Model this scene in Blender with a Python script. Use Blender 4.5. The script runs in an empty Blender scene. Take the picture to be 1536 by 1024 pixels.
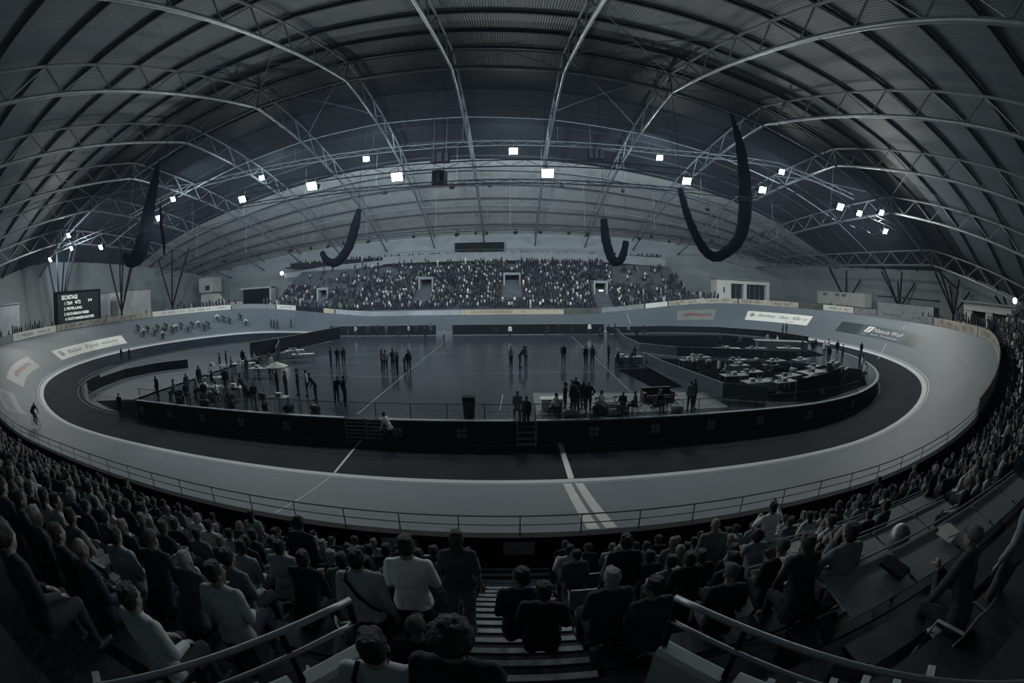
import bpy, bmesh, math, random
import numpy as np
from mathutils import Vector, Matrix, Quaternion
random.seed(7)
SC = bpy.context.scene
COL = SC.collection
PI = math.pi

# ---------------------------------------------------------------- camera (a 15.5 mm equisolid fisheye held high on the home stand)
EYE = Vector((0, 0, 7.5))
F_PX, PITCH, YAW, ROLL = 662.1, 0.1252, 0.0024, -0.0065
cam = bpy.data.cameras.new('camera')
cam_ob = bpy.data.objects.new('camera', cam)
COL.objects.link(cam_ob)
cam.type = 'PANO'
for holder in (cam, getattr(cam, 'cycles', None)):
    if holder is None:
        continue
    try:
        holder.panorama_type = 'FISHEYE_EQUISOLID'
        holder.fisheye_lens = F_PX / 1536 * 36
        holder.fisheye_fov = math.radians(220)
    except Exception:
        pass
cam.sensor_fit = 'HORIZONTAL'
cam.sensor_width = 36
cam.sensor_height = 24
cam.clip_start = 0.05
cam.clip_end = 1000


def cam_to_world(X, U, F):
    cr, sr = math.cos(ROLL), math.sin(ROLL)
    x = X * cr - U * sr
    up = X * sr + U * cr
    cp, sp = math.cos(PITCH), math.sin(PITCH)
    y = F * cp + up * sp
    z = -F * sp + up * cp
    cy, sy = math.cos(YAW), math.sin(YAW)
    return Vector((x * cy + y * sy, -x * sy + y * cy, z))


right, upv, fwd = cam_to_world(1, 0, 0), cam_to_world(0, 1, 0), cam_to_world(0, 0, 1)
M = Matrix((right, upv, -fwd)).transposed().to_4x4()
M.translation = EYE
cam_ob.matrix_world = M
SC.camera = cam_ob


def visible(x, y, z, margin=40):
    """whether a point of the place falls inside the photograph's frame"""
    d = Vector((x, y, z)) - EYE
    d.normalize()
    th = math.acos(max(-1, min(1, d.dot(fwd))))
    r = 2 * F_PX * math.sin(th / 2)
    X, U = d.dot(right), d.dot(upv)
    h = math.hypot(X, U) + 1e-9
    px, py = 768 + r * X / h, 512 - r * U / h
    return -margin < px < 1536 + margin and -margin < py < 1024 + margin


# ---------------------------------------------------------------- world, exposure
W = bpy.data.worlds.new('world')
SC.world = W
W.use_nodes = True
W.node_tree.nodes['Background'].inputs[0].default_value = (0.30, 0.42, 0.55, 1)
W.node_tree.nodes['Background'].inputs[1].default_value = 0.15
SC.view_settings.view_transform = 'Standard'
SC.view_settings.look = 'None'
SC.view_settings.exposure = 1.02
SC.view_settings.gamma = 1.0
SC.view_settings.use_curve_mapping = False
SC.cycles.use_denoising = True
SC.cycles.use_adaptive_sampling = True
SC.cycles.adaptive_threshold = 0.04
SC.cycles.adaptive_min_samples = 16
SC.cycles.max_bounces = 5
SC.cycles.diffuse_bounces = 2
SC.cycles.glossy_bounces = 2
SC.cycles.sample_clamp_indirect = 4.0

LAMP_W = 4600.0      # watts of one floodlight head towards the home side
FAR_W = 14000.0       # and of the unseen twin head added to light the far roof


# thin bluish haze, added to lift the blacks and spread glow round lamps
wn = W.node_tree
hz = wn.nodes.new('ShaderNodeVolumeScatter')
hz.inputs['Color'].default_value = (0.55, 0.75, 1.0, 1)
hz.inputs['Density'].default_value = 0.0005
hz.inputs['Anisotropy'].default_value = 0.3
wn.links.new(hz.outputs[0], wn.nodes['World Output'].inputs['Volume'])
SC.cycles.volume_bounces = 0


# ---------------------------------------------------------------- materials
def mat(name, col, rough=0.6, metal=0.0, noise=0.0, nscale=4.0, bump=0.0, stretch=None, spec=0.5):
    m = bpy.data.materials.new(name)
    m.use_nodes = True
    nt = m.node_tree
    b = nt.nodes['Principled BSDF']
    b.inputs['Base Color'].default_value = (*col, 1)
    b.inputs['Roughness'].default_value = rough
    b.inputs['Metallic'].default_value = metal
    b.inputs['Specular IOR Level'].default_value = spec
    if noise > 0 or bump > 0:
        tc = nt.nodes.new('ShaderNodeTexCoord')
        mp = nt.nodes.new('ShaderNodeMapping')
        if stretch:
            mp.inputs['Scale'].default_value = stretch
        nz = nt.nodes.new('ShaderNodeTexNoise')
        nz.inputs['Scale'].default_value = nscale
        nz.inputs['Detail'].default_value = 4
        nt.links.new(tc.outputs['Object'], mp.inputs[0])
        nt.links.new(mp.outputs[0], nz.inputs['Vector'])
        if noise > 0:
            r = nt.nodes.new('ShaderNodeValToRGB')
            r.color_ramp.elements[0].position = 0.3
            r.color_ramp.elements[1].position = 0.7
            r.color_ramp.elements[0].color = (*[c * (1 - noise) for c in col], 1)
            r.color_ramp.elements[1].color = (*[min(1, c * (1 + noise)) for c in col], 1)
            nt.links.new(nz.outputs['Fac'], r.inputs[0])
            nt.links.new(r.outputs[0], b.inputs['Base Color'])
        if bump > 0:
            bp = nt.nodes.new('ShaderNodeBump')
            bp.inputs['Strength'].default_value = bump
            bp.inputs['Distance'].default_value = 0.05
            nt.links.new(nz.outputs['Fac'], bp.inputs['Height'])
            nt.links.new(bp.outputs[0], b.inputs['Normal'])
    return m


def banded(name, col, axis, scale, amount, rough=0.5, bump=0.0, uv=False, metal=0.0, noise=0.15):
    """a surface of boards or corrugations running one way"""
    m = mat(name, col, rough, metal)
    nt = m.node_tree
    b = nt.nodes['Principled BSDF']
    tc = nt.nodes.new('ShaderNodeTexCoord')
    src = tc.outputs['UV' if uv else 'Object']
    wv = nt.nodes.new('ShaderNodeTexWave')
    wv.wave_type = 'BANDS'
    wv.bands_direction = axis
    wv.inputs['Scale'].default_value = scale
    wv.inputs['Distortion'].default_value = 0.0
    nt.links.new(src, wv.inputs['Vector'])
    mp = nt.nodes.new('ShaderNodeMapping')
    mp.inputs['Scale'].default_value = (0.12, 2.5, 1) if uv else (1, 1, 1)
    nz = nt.nodes.new('ShaderNodeTexNoise')
    nz.inputs['Scale'].default_value = 1.3 if uv else 0.5
    nz.inputs['Detail'].default_value = 5
    nt.links.new(src, mp.inputs[0])
    nt.links.new(mp.outputs[0], nz.inputs['Vector'])
    mx = nt.nodes.new('ShaderNodeMath')
    mx.operation = 'MULTIPLY_ADD'
    mx.inputs[1].default_value = amount
    mx.inputs[2].default_value = 1 - amount / 2
    nt.links.new(wv.outputs['Fac'], mx.inputs[0])
    m2 = nt.nodes.new('ShaderNodeMath')
    m2.operation = 'MULTIPLY_ADD'
    m2.inputs[1].default_value = noise * 2
    m2.inputs[2].default_value = 1 - noise
    nt.links.new(nz.outputs['Fac'], m2.inputs[0])
    m3 = nt.nodes.new('ShaderNodeMath')
    m3.operation = 'MULTIPLY'
    nt.links.new(mx.outputs[0], m3.inputs[0])
    nt.links.new(m2.outputs[0], m3.inputs[1])
    vm = nt.nodes.new('ShaderNodeVectorMath')
    vm.operation = 'SCALE'
    vm.inputs[0].default_value = col
    nt.links.new(m3.outputs[0], vm.inputs['Scale'])
    nt.links.new(vm.outputs[0], b.inputs['Base Color'])
    if bump > 0:
        bp = nt.nodes.new('ShaderNodeBump')
        bp.inputs['Strength'].default_value = bump
        bp.inputs['Distance'].default_value = 0.04
        nt.links.new(wv.outputs['Fac'], bp.inputs['Height'])
        nt.links.new(bp.outputs[0], b.inputs['Normal'])
    return m


def emis(name, col, strength):
    m = bpy.data.materials.new(name)
    m.use_nodes = True
    nt = m.node_tree
    b = nt.nodes['Principled BSDF']
    b.inputs['Base Color'].default_value = (0.8, 0.8, 0.8, 1)
    b.inputs['Emission Color'].default_value = (*col, 1)
    b.inputs['Emission Strength'].default_value = strength
    return m


MT = dict(
    court=banded('court_boards', (0.040, 0.052, 0.064), 'X', 1.6, 0.25, 0.16, noise=0.2),
    apron=mat('apron_paint', (0.0145, 0.0205, 0.028), 0.7, noise=0.25, nscale=0.5, spec=0.05),
    track=banded('track_boards', (0.103, 0.131, 0.152), 'Y', 3.2, 0.2, 0.55, uv=True, noise=0.22),
    ramp=mat('infield_ramp', (0.055, 0.073, 0.087), 0.6, noise=0.15, nscale=0.6),
    line=mat('line_paint', (0.48, 0.52, 0.53), 0.5),
    cline=mat('court_line', (0.20, 0.23, 0.25), 0.5),
    finish=mat('finish_paint', (0.62, 0.64, 0.60), 0.5, noise=0.1, nscale=2),
    concrete=mat('dark_concrete', (0.026, 0.031, 0.037), 0.85, noise=0.3, nscale=1.5, bump=0.2),
    nosing=mat('step_edge', (0.50, 0.54, 0.56), 0.8, noise=0.25, nscale=5),
    darkwall=mat('dark_board', (0.009, 0.012, 0.016), 0.7, noise=0.3, nscale=1.0, spec=0.2),
    coping=mat('pale_coping', (0.24, 0.275, 0.295), 0.6),
    wall=mat('pale_wall', (0.35, 0.405, 0.43), 0.85, noise=0.10, nscale=0.25),
    white=mat('white_wall', (0.62, 0.64, 0.60), 0.8, noise=0.06, nscale=0.6),
    parapet=mat('parapet_plaster', (0.33, 0.37, 0.39), 0.8, noise=0.12, nscale=0.7),
    cream=mat('cream_board', (0.46, 0.41, 0.31), 0.6, noise=0.08, nscale=1),
    beige=mat('beige_board', (0.36, 0.34, 0.28), 0.6, noise=0.35, nscale=1.6),
    greyb=mat('grey_board', (0.22, 0.24, 0.25), 0.6, noise=0.25, nscale=1.4),
    whiteb=mat('white_board', (0.66, 0.67, 0.62), 0.6, noise=0.04, nscale=1),
    olive=mat('olive_board', (0.075, 0.085, 0.07), 0.6, noise=0.3, nscale=1),
    ink=mat('dark_ink', (0.03, 0.04, 0.05), 0.6),
    brownink=mat('brown_ink', (0.10, 0.06, 0.035), 0.6),
    red=mat('red_swoosh', (0.42, 0.02, 0.02), 0.5),
    faded=mat('faded_panel', (0.20, 0.22, 0.21), 0.5),
    tan=mat('tan_panel', (0.27, 0.29, 0.25), 0.5),
    teal=mat('dark_teal_panel', (0.055, 0.085, 0.10), 0.45),
    teal2=mat('black_green_panel', (0.025, 0.045, 0.045), 0.45),
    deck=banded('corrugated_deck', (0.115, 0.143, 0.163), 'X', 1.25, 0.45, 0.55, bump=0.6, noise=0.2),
    decklit=banded('lit_corrugated_deck', (0.50, 0.53, 0.53), 'X', 1.25, 0.35, 0.55, bump=0.5, noise=0.3),  # far roof: the light falling on it is put into the colour
    deckshade=banded('shaded_corrugated_deck', (0.018, 0.022, 0.027), 'X', 1.25, 0.4, 0.6, bump=0.6, noise=0.2),  # ridge zone: shade above the lamps painted into the deck colour
    steel=mat('painted_steel', (0.20, 0.23, 0.245), 0.55, 0.0, noise=0.15, nscale=0.8),
    purlin=mat('dark_purlin', (0.022, 0.028, 0.034), 0.6),
    pipe=mat('galvanised_pipe', (0.27, 0.30, 0.315), 0.40, 0.5, noise=0.15, nscale=2),
    black=mat('matt_black', (0.007, 0.009, 0.012), 0.8, spec=0.15),
    blackcloth=mat('black_cloth', (0.003, 0.004, 0.0055), 0.95, noise=0.3, nscale=6, bump=0.3, spec=0.0),
    carpet=mat('black_carpet', (0.006, 0.008, 0.010), 0.95, noise=0.4, nscale=2, spec=0.0),
    mat_pale=mat('pale_mat', (0.115, 0.14, 0.15), 0.7, noise=0.12, nscale=1.2),
    standc=mat('stand_concrete', (0.085, 0.10, 0.11), 0.85, noise=0.2, nscale=0.8),
    cloth=mat('table_cloth', (0.34, 0.37, 0.38), 0.8, noise=0.3, nscale=3),
    paper=mat('paper', (0.60, 0.62, 0.58), 0.8),
    plastic=mat('grey_plastic', (0.24, 0.27, 0.29), 0.45),
    desk=banded('desk_top', (0.25, 0.28, 0.29), 'X', 6.0, 0.25, 0.6, noise=0.2),
    bluerail=mat('pale_blue_barrier', (0.06, 0.085, 0.10), 0.6, noise=0.25, nscale=2),
    glass=mat('dark_window', (0.03, 0.04, 0.05), 0.15),
    board=mat('scoreboard_face', (0.02, 0.03, 0.035), 0.5),
    lit=emis('lit_letters', (0.80, 0.88, 0.82), 0.55),
    lens=emis('floodlight_lens', (1.0, 0.98, 0.93), 120.0),
    bulb=emis('small_bulb', (1.0, 0.95, 0.85), 3.0),
    bike=mat('bicycle_frame', (0.03, 0.035, 0.04), 0.35, 0.3),
    tyre=mat('tyre_rubber', (0.01, 0.01, 0.012), 0.8),
)
SK = [mat('skin_a', (0.25, 0.225, 0.205), 0.6), mat('skin_b', (0.16, 0.142, 0.13), 0.6)]
SHOE = mat('shoe_leather', (0.02, 0.022, 0.026), 0.6)
HAIRM = [mat('dark_hair', (0.010, 0.010, 0.012), 0.7, bump=0.6, nscale=60), mat('brown_hair', (0.035, 0.032, 0.030), 0.7, bump=0.6, nscale=60),
         mat('fair_hair', (0.20, 0.19, 0.17), 0.7, bump=0.6, nscale=60), mat('grey_hair', (0.30, 0.31, 0.31), 0.7, bump=0.6, nscale=60)]
HAIRN = ['dark hair', 'brown hair', 'fair hair', 'grey hair']
CL = [('black', (0.010, 0.012, 0.015)), ('charcoal', (0.028, 0.033, 0.040)), ('navy', (0.018, 0.030, 0.050)), ('dark grey', (0.06, 0.07, 0.08)),
      ('grey', (0.17, 0.195, 0.21)), ('light grey', (0.36, 0.40, 0.42)), ('off-white', (0.60, 0.62, 0.60)), ('white', (0.76, 0.78, 0.76))]
CLM = {n: mat(n.replace(' ', '_').replace('-', '_') + '_cloth', c, 0.9, noise=0.12, nscale=6, bump=0.35) for n, c in CL}
CNAMES = [n for n, _ in CL]


# ---------------------------------------------------------------- mesh helpers
class MB:
    def __init__(s):
        s.v, s.f, s.mi, s.uv = [], [], [], None

    def add(s, vs, fs, mi=0):
        n = len(s.v)
        s.v += [tuple(q) for q in vs]
        s.f += [tuple(n + i for i in f) for f in fs]
        s.mi += [mi] * len(fs)
        return s

    def box(s, c, d, mi=0, rz=0.0, rx=0.0):
        hx, hy, hz = d[0] / 2, d[1] / 2, d[2] / 2
        vs = []
        R = Matrix.Rotation(rz, 3, 'Z') @ Matrix.Rotation(rx, 3, 'X')
        for sx in (-1, 1):
            for sy in (-1, 1):
                for sz in (-1, 1):
                    vs.append(R @ Vector((sx * hx, sy * hy, sz * hz)) + Vector(c))
        fs = [(0, 1, 3, 2), (4, 6, 7, 5), (0, 4, 5, 1), (2, 3, 7, 6), (0, 2, 6, 4), (1, 5, 7, 3)]
        return s.add(vs, fs, mi)

    def bar(s, a, b, w, h, mi=0):
        a, b = Vector(a), Vector(b)
        t = (b - a).normalized()
        up = Vector((0, 0, 1)) if abs(t.z) < 0.95 else Vector((0, 1, 0))
        n = t.cross(up).normalized()
        u = n.cross(t)
        vs = []
        for p in (a, b):
            for i, j in ((-1, -1), (1, -1), (1, 1), (-1, 1)):
                vs.append(p + n * (i * w / 2) + u * (j * h / 2))
        fs = [(0, 1, 2, 3), (7, 6, 5, 4), (0, 4, 5, 1), (1, 5, 6, 2), (2, 6, 7, 3), (3, 7, 4, 0)]
        return s.add(vs, fs, mi)

    def tube(s, pts, r, n=8, mi=0, closed=False):
        pts = [Vector(p) for p in pts]
        m = len(pts)
        rs = r if isinstance(r, (list, tuple)) else [r] * m
        vs, fs = [], []
        prev = None
        for i, p in enumerate(pts):
            if closed:
                t = (pts[(i + 1) % m] - pts[i - 1]).normalized()
            else:
                t = (pts[min(i + 1, m - 1)] - pts[max(i - 1, 0)]).normalized()
            if prev is None:
                up = Vector((0, 0, 1)) if abs(t.z) < 0.95 else Vector((0, 1, 0))
                nn = t.cross(up).normalized()
            else:
                nn = (prev - t * prev.dot(t)).normalized()
            prev = nn
            bb = t.cross(nn)
            for k in range(n):
                a = 2 * PI * k / n
                vs.append(p + (nn * math.cos(a) + bb * math.sin(a)) * rs[i])
        L = m if closed else m - 1
        for i in range(L):
            for k in range(n):
                a, b = i * n + k, i * n + (k + 1) % n
                c, d = ((i + 1) % m) * n + (k + 1) % n, ((i + 1) % m) * n + k
                fs.append((a, b, c, d))
        if not closed:
            fs.append(tuple(range(n))[::-1])
            fs.append(tuple((m - 1) * n + k for k in range(n)))
        return s.add(vs, fs, mi)

    def disc_ring(s, c, r, w, axis='x', n=20, tr=0.02, mi=0):
        pts = []
        for k in range(n):
            a = 2 * PI * k / n
            if axis == 'x':
                pts.append((c[0], c[1] + r * math.cos(a), c[2] + r * math.sin(a)))
            else:
                pts.append((c[0] + r * math.cos(a), c[1], c[2] + r * math.sin(a)))
        return s.tube(pts, tr, 5, mi, closed=True)

    def sphere(s, c, r, nu=8, nv=5, mi=0):
        r = r if isinstance(r, (list, tuple)) else (r, r, r)
        vs = [(c[0], c[1], c[2] - r[2])]
        for j in range(1, nv):
            a = -PI / 2 + PI * j / nv
            for i in range(nu):
                b = 2 * PI * i / nu
                vs.append((c[0] + r[0] * math.cos(a) * math.cos(b), c[1] + r[1] * math.cos(a) * math.sin(b), c[2] + r[2] * math.sin(a)))
        vs.append((c[0], c[1], c[2] + r[2]))
        fs = [(0, 1 + (i + 1) % nu, 1 + i) for i in range(nu)]
        for j in range(nv - 2):
            for i in range(nu):
                a, b = 1 + j * nu + i, 1 + j * nu + (i + 1) % nu
                fs.append((a, b, b + nu, a + nu))
        t = len(vs) - 1
        fs += [(t, 1 + (nv - 2) * nu + i, 1 + (nv - 2) * nu + (i + 1) % nu) for i in range(nu)]
        return s.add(vs, fs, mi)

    def mesh(s, name, mats, smooth=False):
        me = bpy.data.meshes.new(name)
        me.from_pydata(s.v, [], s.f)
        for m in (mats if isinstance(mats, (list, tuple)) else [mats]):
            me.materials.append(m)
        if any(s.mi):
            me.polygons.foreach_set('material_index', s.mi)
        if smooth:
            me.polygons.foreach_set('use_smooth', [True] * len(me.polygons))
        me.update()
        return me

    def build(s, name, mats, parent=None, smooth=False, loc=None):
        o = bpy.data.objects.new(name, s.mesh(name, mats, smooth))
        COL.objects.link(o)
        if parent:
            o.parent = parent
        if loc is not None:
            o.location = loc
        return o


def tag(o, label=None, cat=None, group=None, kind=None):
    if label:
        o['label'] = label
    if cat:
        o['category'] = cat
    if group:
        o['group'] = group
    if kind:
        o['kind'] = kind
    return o


def empty(name, loc=(0, 0, 0), rz=0.0, label=None, cat=None, group=None):
    o = bpy.data.objects.new(name, None)
    COL.objects.link(o)
    o.empty_display_size = 0.2
    o.location = loc
    o.rotation_euler = (0, 0, rz)
    return tag(o, label, cat, group)


def copy_tree(o, parent=None):
    c = o.copy()
    COL.objects.link(c)
    c.parent = parent
    for ch in o.children:
        copy_tree(ch, c)
    return c


def struct(o):
    o['kind'] = 'structure'
    return o


NUM = ['zeroth', 'first', 'second', 'third', 'fourth', 'fifth', 'sixth', 'seventh', 'eighth', 'ninth', 'tenth', 'eleventh', 'twelfth',
       'thirteenth', 'fourteenth', 'fifteenth', 'sixteenth', 'seventeenth', 'eighteenth', 'nineteenth', 'twentieth']


def nth(n):
    if n < len(NUM):
        return NUM[n]
    t = {2: 'twenty', 3: 'thirty', 4: 'forty', 5: 'fifty', 6: 'sixty', 7: 'seventy', 8: 'eighty', 9: 'ninety'}
    k = {2: 'twentieth', 3: 'thirtieth', 4: 'fortieth', 5: 'fiftieth', 6: 'sixtieth', 7: 'seventieth', 8: 'eightieth', 9: 'ninetieth'}
    a, b = divmod(n, 10)
    return k[a] if b == 0 else t[a] + '-' + NUM[b]


# ---------------------------------------------------------------- the track's plan: two straights and two half circles
CR, CLX, YC = 15.7, -28.0, 42.8
R_W, R_L, R_O = 22.6, 27.2, 33.6


def tp(q, R):
    """q 0-1 home straight (left to right), 1-2 right bend, 2-3 far straight, 3-4 left bend -> point and outward normal"""
    q %= 4
    if q < 1:
        return CLX + (CR - CLX) * q, YC - R, 0.0, -1.0
    if q < 2:
        a = -PI / 2 + PI * (q - 1)
        return CR + R * math.cos(a), YC + R * math.sin(a), math.cos(a), math.sin(a)
    if q < 3:
        return CR + (CLX - CR) * (q - 2), YC + R, 0.0, 1.0
    a = PI / 2 + PI * (q - 3)
    return CLX + R * math.cos(a), YC + R * math.sin(a), math.cos(a), math.sin(a)


def bend(q):
    """0 on the straights, 1 in the bends, with the transition between"""
    q %= 4
    L, A = CR - CLX, PI * 30
    if q < 1 or 2 <= q < 3:
        f = q % 1
        t = -min(f, 1 - f) * L
    else:
        f = q % 1
        t = min(f, 1 - f) * A
    u = max(0, min(1, (t + 5) / 27))
    return u * u * (3 - 2 * u)


def z_rim(q):
    far = max(0.0, min(1.0, (tp(q, R_O)[1] - YC) / 30))      # the far straight is banked a little higher
    return 1.7 + 3.5 * bend(q) + 0.9 * far * (1 - bend(q))


def surf(q, v):
    """v -1 inner wall, 0 line at the foot of the banking, 1 outer rim"""
    b = bend(q)
    zl, zo = 0.06 + 1.05 * b, z_rim(q)
    if v < 0:
        R = R_L + (R_L - R_W) * v
        z = zl * (1 + v)
    else:
        R = R_L + (R_O - R_L) * v
        z = zl + (zo - zl) * (v * 0.82 + v * v * 0.18)
    x, y, nx, ny = tp(q, R)
    return Vector((x, y, z))


def qs(q0, q1, step=0.02):
    n = max(2, int(math.ceil((q1 - q0) / step)))
    return [q0 + (q1 - q0) * i / n for i in range(n + 1)]


def strip(q0, q1, v0, v1, nv=1, lift=0.0, step=0.02):
    """a patch of the track surface lifted by some millimetres, with uv along and across"""
    mb = MB()
    Q = qs(q0, q1, step)
    uv = []
    for q in Q:
        for j in range(nv + 1):
            v = v0 + (v1 - v0) * j / nv
            p = surf(q, v)
            e = 0.01
            tq = surf(q + e, v) - surf(q - e, v)
            tv = surf(q, v + e) - surf(q, v - e)
            n = tv.cross(tq).normalized()
            if n.z < 0:
                n = -n
            mb.v.append(tuple(p + n * lift))
            uv.append((q * 60, v * 6.5))
    m = nv + 1
    for i in range(len(Q) - 1):
        for j in range(nv):
            mb.f.append((i * m + j, i * m + j + 1, (i + 1) * m + j + 1, (i + 1) * m + j))
            mb.mi.append(0)
    mb.uvs = uv
    return mb


def build_uv(mb, name, m, parent=None, smooth=True):
    o = mb.build(name, m, parent, smooth)
    ul = o.data.uv_layers.new(name='UVMap')
    for lp in o.data.loops:
        ul.data[lp.index].uv = mb.uvs[lp.vertex_index]
    return o


_fonts = {}


def text_shape(s, size=1.0, shear=0.0, extrude=0.0):
    """triangulated outline of a word: verts in 2-D starting at x=0"""
    key = (s, shear)
    if key not in _fonts:
        cu = bpy.data.curves.new('lettering', 'FONT')
        cu.body = s
        cu.shear = shear
        cu.resolution_u = 2
        o = bpy.data.objects.new('lettering', cu)
        COL.objects.link(o)
        dg = bpy.context.evaluated_depsgraph_get()
        me = bpy.data.meshes.new_from_object(o.evaluated_get(dg))
        bm = bmesh.new()
        bm.from_mesh(me)
        bmesh.ops.triangulate(bm, faces=bm.faces)
        vs = [(v.co.x, v.co.y) for v in bm.verts]
        bm.verts.ensure_lookup_table()
        fs = [tuple(v.index for v in f.verts) for f in bm.faces]
        bm.free()
        bpy.data.objects.remove(o)
        bpy.data.curves.remove(cu)
        bpy.data.meshes.remove(me)
        _fonts[key] = (vs, fs)
    vs, fs = _fonts[key]
    return [(x * size, y * size) for x, y in vs], fs


def text_width(s, shear=0.0):
    vs, _ = text_shape(s, 1.0, shear)
    return max(v[0] for v in vs) if vs else 1.0


# ================================================================ THE SETTING
# ---- ground inside the hall and the roof
def interp(x, xs, zs):
    if x <= xs[0]:
        return zs[0] + (x - xs[0]) * (zs[1] - zs[0]) / (xs[1] - xs[0])
    for i in range(len(xs) - 1):
        if x <= xs[i + 1]:
            t = (x - xs[i]) / (xs[i + 1] - xs[i])
            return zs[i] + t * (zs[i + 1] - zs[i])
    return zs[-1] + (x - xs[-1]) * (zs[-1] - zs[-2]) / (xs[-1] - xs[-2])


RX = [-92, -81, -69, -56, -43.5, -31, -18.5, -6.2, 6.2, 18.5, 30.9, 43.5, 55, 67, 80]
RZ = [15.0, 20.0, 23.6, 26.4, 29.0, 31.0, 32.1, 32.1, 31.5, 30.1, 28.0, 24.8, 20.5, 14.0, 10.0]
X0, X1, Y0, Y1 = -92.0, 78.0, -14.0, 108.0
YR = 44.0


def zchord(x, y):
    r = interp(x, RX, RZ)
    if y < YR:
        u = YR - y
        return max(4.5, r - 0.21 * u - 0.0018 * u * u)
    t = min(1.0, (y - YR) / 64)
    e = 17.3 - 0.0007 * x * x
    return r * (1 - t * t) + e * t * t


def roof_patch(y0, y1, x0, x1, ny, nx, lift):
    mb = MB()
    for j in range(ny + 1):
        for i in range(nx + 1):
            x, y = x0 + (x1 - x0) * i / nx, y0 + (y1 - y0) * j / ny
            mb.v.append((x, y, zchord(x, y) + lift))
    for j in range(ny):
        for i in range(nx):
            a = j * (nx + 1) + i
            mb.f.append((a, a + nx + 1, a + nx + 2, a + 1))
            mb.mi.append(0)
    n = len(mb.v)
    # the underside gets a closed upper skin so that the roof has a thickness
    top = [(x, y, z + 0.25) for x, y, z in mb.v]
    mb.v += top
    mb.f += [tuple(n + i for i in f[::-1]) for f in mb.f[:ny * nx]]
    mb.mi += [0] * (ny * nx)
    return mb


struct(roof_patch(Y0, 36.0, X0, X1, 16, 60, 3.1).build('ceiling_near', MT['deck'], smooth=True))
struct(roof_patch(36.0, 78.0, X0, X1, 14, 60, 3.1).build('ceiling_ridge', MT['deckshade'], smooth=True))
struct(roof_patch(78.0, Y1, X0, X1, 16, 60, 3.1).build('ceiling_far', MT['decklit'], smooth=True))
g = MB().box(((X0 + X1) / 2, (Y0 + Y1) / 2, -0.35), (X1 - X0, Y1 - Y0, 0.3))
struct(g.build('floor', MT['concrete']))


def wall_up(name, pts, z0, m, lift=3.1, th=0.3):
    """a wall along plan points, its top under the roof"""
    mb = MB()
    n = []
    for i, (x, y) in enumerate(pts):
        x2, y2 = pts[min(i + 1, len(pts) - 1)]
        x1, y1 = pts[max(i - 1, 0)]
        t = Vector((x2 - x1, y2 - y1, 0)).normalized()
        o = Vector((t.y, -t.x, 0)) * th
        zt = zchord(x, y) + lift
        mb.v += [(x, y, z0), (x, y, zt), (x + o.x, y + o.y, zt), (x + o.x, y + o.y, z0)]
    for i in range(len(pts) - 1):
        a, b = i * 4, i * 4 + 4
        for k in range(4):
            mb.f.append((a + k, a + (k + 1) % 4, b + (k + 1) % 4, b + k))
            mb.mi.append(0)
    return struct(mb.build(name, m))


def line_pts(a, b, n):
    return [(a[0] + (b[0] - a[0]) * i / n, a[1] + (b[1] - a[1]) * i / n) for i in range(n + 1)]


wall_up('wall_far', line_pts((X1, Y1), (X0, Y1), 60), -0.2, MT['wall'], th=-0.3)
wall_up('wall_right', line_pts((X1, Y1), (X1, Y0), 20), -0.2, MT['wall'])
wall_up('wall_left', line_pts((X0, Y1), (X0, Y0), 20), -0.2, MT['wall'], th=-0.3)
wall_up('wall_near', line_pts((X1, Y0), (X0, Y0), 60), -0.2, MT['wall'])

# ---- track
apron = strip(0, 4, -1, 0, 2)
struct(build_uv(apron, 'floor_track_apron', MT['apron']))
bank = strip(0, 4, 0, 1, 6)
struct(build_uv(bank, 'floor_track_banking', MT['track']))
back = MB()          # outside face of the banking
Q = qs(0, 4)
for q in Q:
    x, y, nx, ny = tp(q, R_O + 0.02)
    z = z_rim(q)
    for R, zz in ((0.0, z + 0.02), (0.25, z + 0.02), (0.25, -0.2), (0.0, -0.2)):
        back.v.append((x + nx * R, y + ny * R, zz))
for i in range(len(Q) - 1):
    for k in range(3):
        a = i * 4 + k
        back.f.append((a, a + 1, a + 5, a + 4))
        back.mi.append(0)
struct(back.build('trim_rim', MT['darkwall']))

# lines: the wide pale line at the foot of the banking, the fine ones, the crossing lines
struct(build_uv(strip(0, 4, -0.035, 0.045, 1, 0.012), 'trim_line_at_foot_of_banking', MT['line']))
struct(build_uv(strip(0, 4, 0.068, 0.080, 1, 0.012), 'trim_fine_line', MT['line']))
struct(build_uv(strip(0, 4, -0.93, -0.915, 1, 0.012), 'trim_apron_line', MT['faded']))


def cross_line(name, q0, q1, v0, v1, w, m, lift=0.015):
    """a painted line across the track of width w metres"""
    mb = MB()
    uv = []
    n = 10
    for i in range(n + 1):
        t = i / n
        q, v = q0 + (q1 - q0) * t, v0 + (v1 - v0) * t
        p = surf(q, v)
        tq = (surf(q + 0.01, v) - surf(q - 0.01, v)).normalized()
        for s in (-1, 1):
            mb.v.append(tuple(p + tq * (s * w / 2) + Vector((0, 0, lift))))
            uv.append((s, t))
    for i in range(n):
        mb.f.append((2 * i, 2 * i + 1, 2 * i + 3, 2 * i + 2))
        mb.mi.append(0)
    mb.uvs = uv
    return struct(build_uv(mb, name, m))


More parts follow.
